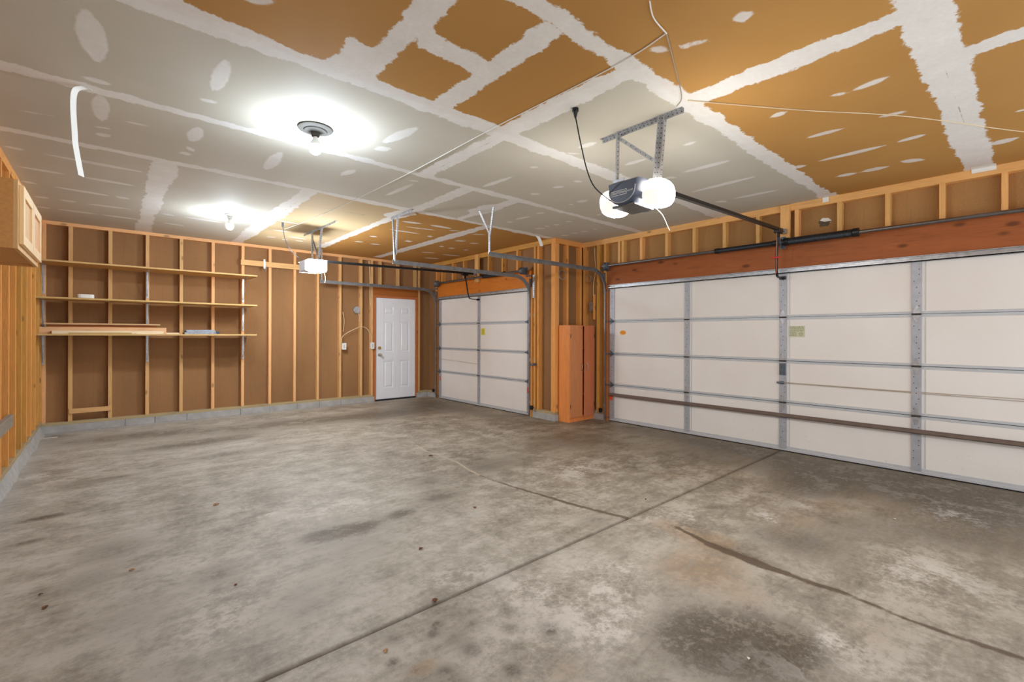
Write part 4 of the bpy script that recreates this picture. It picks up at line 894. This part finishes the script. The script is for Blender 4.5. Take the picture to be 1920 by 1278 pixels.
# ------------------------------------------------------------------ tall cabinet in the nook
TX0, TX1, TY0, TY1, TH = 5.395, 5.985, 4.785, 5.03, 1.52
tc = thing('tall_cabinet', ((TX0+TX1)/2, (TY0+TY1)/2, 0), 'tall cherry-coloured two-door cabinet in the nook between the garage doors', 'cabinet')
w_ = .016
b = MB().box(TX0, TX0+w_, TY0+.018, TY1, 0, TH).box(TX1-w_, TX1, TY0+.018, TY1, 0, TH).box(TX0+w_, TX1-w_, TY0+.018, TY1, TH-w_, TH).box(TX0+w_, TX1-w_, TY0+.018, TY1, .07, .07+w_).box(TX0+w_, TX1-w_, TY1-.005, TY1, .07, TH-w_)
for zz_ in (.42, .78, 1.14): b.box(TX0+w_, TX1-w_, TY0+.03, TY1-.005, zz_, zz_+w_)
b.build('carcass', M['cherry_lit'], tc, bevel=.001)
MB().box(TX0+w_, TX1-w_, TY0+.03, TY0+.045, 0, .07).build('plinth', M['cherry_lit'], tc, bevel=.001)
xm = (TX0+TX1)/2
def tall_door(xh, sgn, ang):
    Wd = xm - TX0 - .003
    b = MB().box(0, sgn*Wd, 0, .016, .078, TH-.003)
    hd = MB(); hx = sgn*(Wd-.045)
    hd.spline([(hx, 0, .80), (hx, -.022, .815), (hx, -.03, .86), (hx, -.022, .905), (hx, 0, .92)], .0055, 8, 6)
    hn = [MB().box(sgn*.0, sgn*.012, -.003, 0, z, z+.06) for z in (.22, 1.32)]
    Rm = Matrix.Translation((xh, TY0, 0)) @ Matrix.Rotation(ang, 4, 'Z')
    for q in (b, hd, *hn): q.v = [tuple(Rm @ Vector(v)) for v in q.v]
    o = b.build('door', M['cherry'], tc, bevel=.001); hd.build('handle', M['chrome'], o, smooth=True); [q.build('hinge', M['black'], o) for q in hn]
tall_door(TX0+.002, 1, 0); tall_door(TX1-.002, -1, math.radians(8))

# ------------------------------------------------------------------ odds and ends of the nook and door posts
def ring(name, c, r, axis, label):
    P = []
    for k_ in range(41):
        t = 2*math.pi*2*k_/40; rr = r*(1 + .05*math.sin(k_*1.7)); dz = .006*(k_/40)
        P.append((c[0]+rr*math.cos(t), c[1]-dz, c[2]+rr*math.sin(t)) if axis == 'y' else (c[0]-dz, c[1]+rr*math.cos(t), c[2]+rr*math.sin(t)))
    return tag(MB().tube(P, .0045, 6).build(name, M['coil'], None, c, smooth=True), label, 'wire coil')
ring('wire_coil', (5.48, YJ-.006, 2.33), .075, 'y', 'loop of grey wire hung on the nook wall near the outside corner')
ring('wire_coil', (X2-.006, 4.93, 2.30), .06, 'x', 'small loop of grey wire on the inside corner stud of the nook')
tbox('splintered_board', M['ora_z'], X2-.03, X2-.001, 4.78, 4.81, 1.62, 2.03, 'narrow splintered wood strip on the nook stud left of the wide door', 'board')
tag(MB().box(X2-.001, X2+.05, 4.84, 4.91, 1.76, 1.90).box(X2-.004, X2-.001, 4.835, 4.915, 1.755, 1.905).build('outlet_box', M['galv'], None, (X2, 4.87, 1.76), bevel=.002), 'small metal outlet box high above the tall cabinet in the nook', 'electrical box')
wire('electrical_cable', [(X2-.007, 4.80, 2.80), (X2-.007, 4.79, 2.6), (X2-.008, 4.77, 2.45), (X2-.035, 4.795, 2.2), (X2-.036, 4.795, 2.0)], M['cable'], .005, 'thin cable running down the nook stud to the splintered strip')
def eye(x, y, label, px_):
    t = thing('door_sensor', (x, y, .13), label, 'sensor', 'door safety sensors')
    MB().box(x-.02, x+.02, y-.022, y+.022, .13, .20).build('sensor_body', M['black'], t, bevel=.006)
    MB().box(x-.012, px_, y-.004, y+.004, .15, .17).build('sensor_bracket', M['galv_dark'], t)
eye(X2-.06, 4.63, 'small black safety sensor low at the left edge of the wide door', X2-.0005)
eye(X1-.06, 5.52, 'small black safety sensor low at the right edge of the narrow door', X1-.0005)
eye(X1-.06, 8.58, 'small black safety sensor low at the left edge of the narrow door', X1-.0005)
tag(MB().box(X1-.10, X1-.0005, 5.46, 5.475, .86, .90).cyl((X1-.09, 5.44, .88), (X1-.09, 5.50, .88), .02, 12).build('slide_latch', M['galv_dark'], None, (X1, 5.47, .86), bevel=.002), 'steel latch on the post right of the narrow door', 'latch')

# ------------------------------------------------------------------ leaves and scraps on the floor
def leaf(x, y, s, a_, m, label, name='dry_leaf', cat='leaf'):
    s *= .62
    rg = random.Random(int(x*100+y*1000)); n = 9; vs = []
    for i in range(n+1):
        u = i/n; w = s*.32*math.sin(math.pi*u**.8)*(1 + .5*math.sin(i*2.4)) + .0008; zz = .003 + s*.12*math.sin(math.pi*u) + rg.uniform(0, s*.08)
        for q in (-1, 0, 1): vs.append((s*(u-.5), q*w, zz + abs(q)*s*.14))
    vs = [Matrix.Rotation(a_, 4, 'Z') @ Vector(v) for v in vs]; lo = min(v.z for v in vs)
    vs = [(v.x+x, v.y+y, v.z-lo+.0006) for v in vs]; k_ = len(vs); vs += [(p[0], p[1], p[2]+.0008) for p in vs]
    fs = []
    for i in range(n):
        for q in range(2):
            f_ = (i*3+q, i*3+q+1, i*3+q+4, i*3+q+3); fs += [f_, tuple(k_+j for j in reversed(f_))]
    return tag(MB().add(vs, fs).build(name, m, None, (x, y, 0)), label, cat, 'scraps on the floor')
leaf(.66, 4.34, .075, .4, M['leaf_tan'], 'curled tan dry leaf on the bare floor left of centre')
leaf(1.27, 2.045, .06, 1.2, M['leaf'], 'dark brown dry leaf on the control joint')
leaf(.91, 1.86, .04, .9, M['leaf_tan'], 'tan dry leaf just in front of the control joint')
leaf(.11, 3.46, .045, .1, M['leaf_tan'], 'small orange-tan scrap at lower left of the floor')
leaf(.53, 2.89, .03, 2.0, M['leaf'], 'tiny dark leaf fragment at lower centre left')
leaf(1.51, 2.6, .05, .2, M['leaf'], 'small brown leaf behind the control joint, left of the crack')
leaf(2.74, 4.51, .075, -.3, M['leaf'], 'brown leaf beside the far end of the pale crack')
leaf(2.19, 2.94, .05, .8, M['leaf'], 'small brown leaf left of the dark crack')
leaf(-.23, 3.27, .05, 1.1, M['leaf'], 'small brown leaf at the lower left, nearer the viewer')
leaf(-.26, 3.45, .03, .3, M['leaf'], 'tiny brown leaf bit at the lower left, farther back')
leaf(3.38, 2.16, .035, .6, M['leaf'], 'tiny brown leaf right of where crack and joint meet')
leaf(2.05, .81, .025, .4, M['tape'], 'tiny white chip on the dark stain at lower right', 'paper_chip', 'paper scrap')
leaf(4.43, .71, .03, 1.4, M['tape'], 'tiny white chip on the floor near the wide door', 'paper_chip', 'paper scrap')
leaf(-.08, 8.8, .05, .2, M['tape'], 'small white scrap by the curb under the shelves', 'paper_chip', 'paper scrap')
tbox('paper_strip', M['tape'], -.63, -.49, 8.52, 8.54, .0006, .004, 'thin white strip on the floor in the far left corner', 'paper scrap', bevel=0)

# ------------------------------------------------------------------ light, camera, colour
w = bpy.data.worlds.new('World'); SC.world = w; w.use_nodes = True
bg = w.node_tree.nodes['Background']; bg.inputs[0].default_value = (.90, .955, 1.0, 1); bg.inputs[1].default_value = 1.6
cam = bpy.data.cameras.new('Camera'); co = bpy.data.objects.new('Camera', cam); COL.objects.link(co)
cam.sensor_width = 36; cam.lens = 866/1920*36; cam.shift_y = -12.5/1920; cam.clip_start = .02
co.matrix_world = Matrix.Translation((0, 0, HC)) @ Matrix.Rotation(-.7194, 4, 'Z') @ Matrix.Rotation(math.pi/2, 4, 'X') @ Matrix.Rotation(.0031, 4, 'Z')
SC.camera = co
SC.view_settings.view_transform = 'Standard'; SC.view_settings.look = 'None'; SC.view_settings.gamma = 1; SC.view_settings.use_curve_mapping = False
SC.view_settings.exposure = .27
SC.cycles.use_denoising = True; SC.cycles.max_bounces = 10; SC.cycles.diffuse_bounces = 6; SC.cycles.sample_clamp_indirect = 8
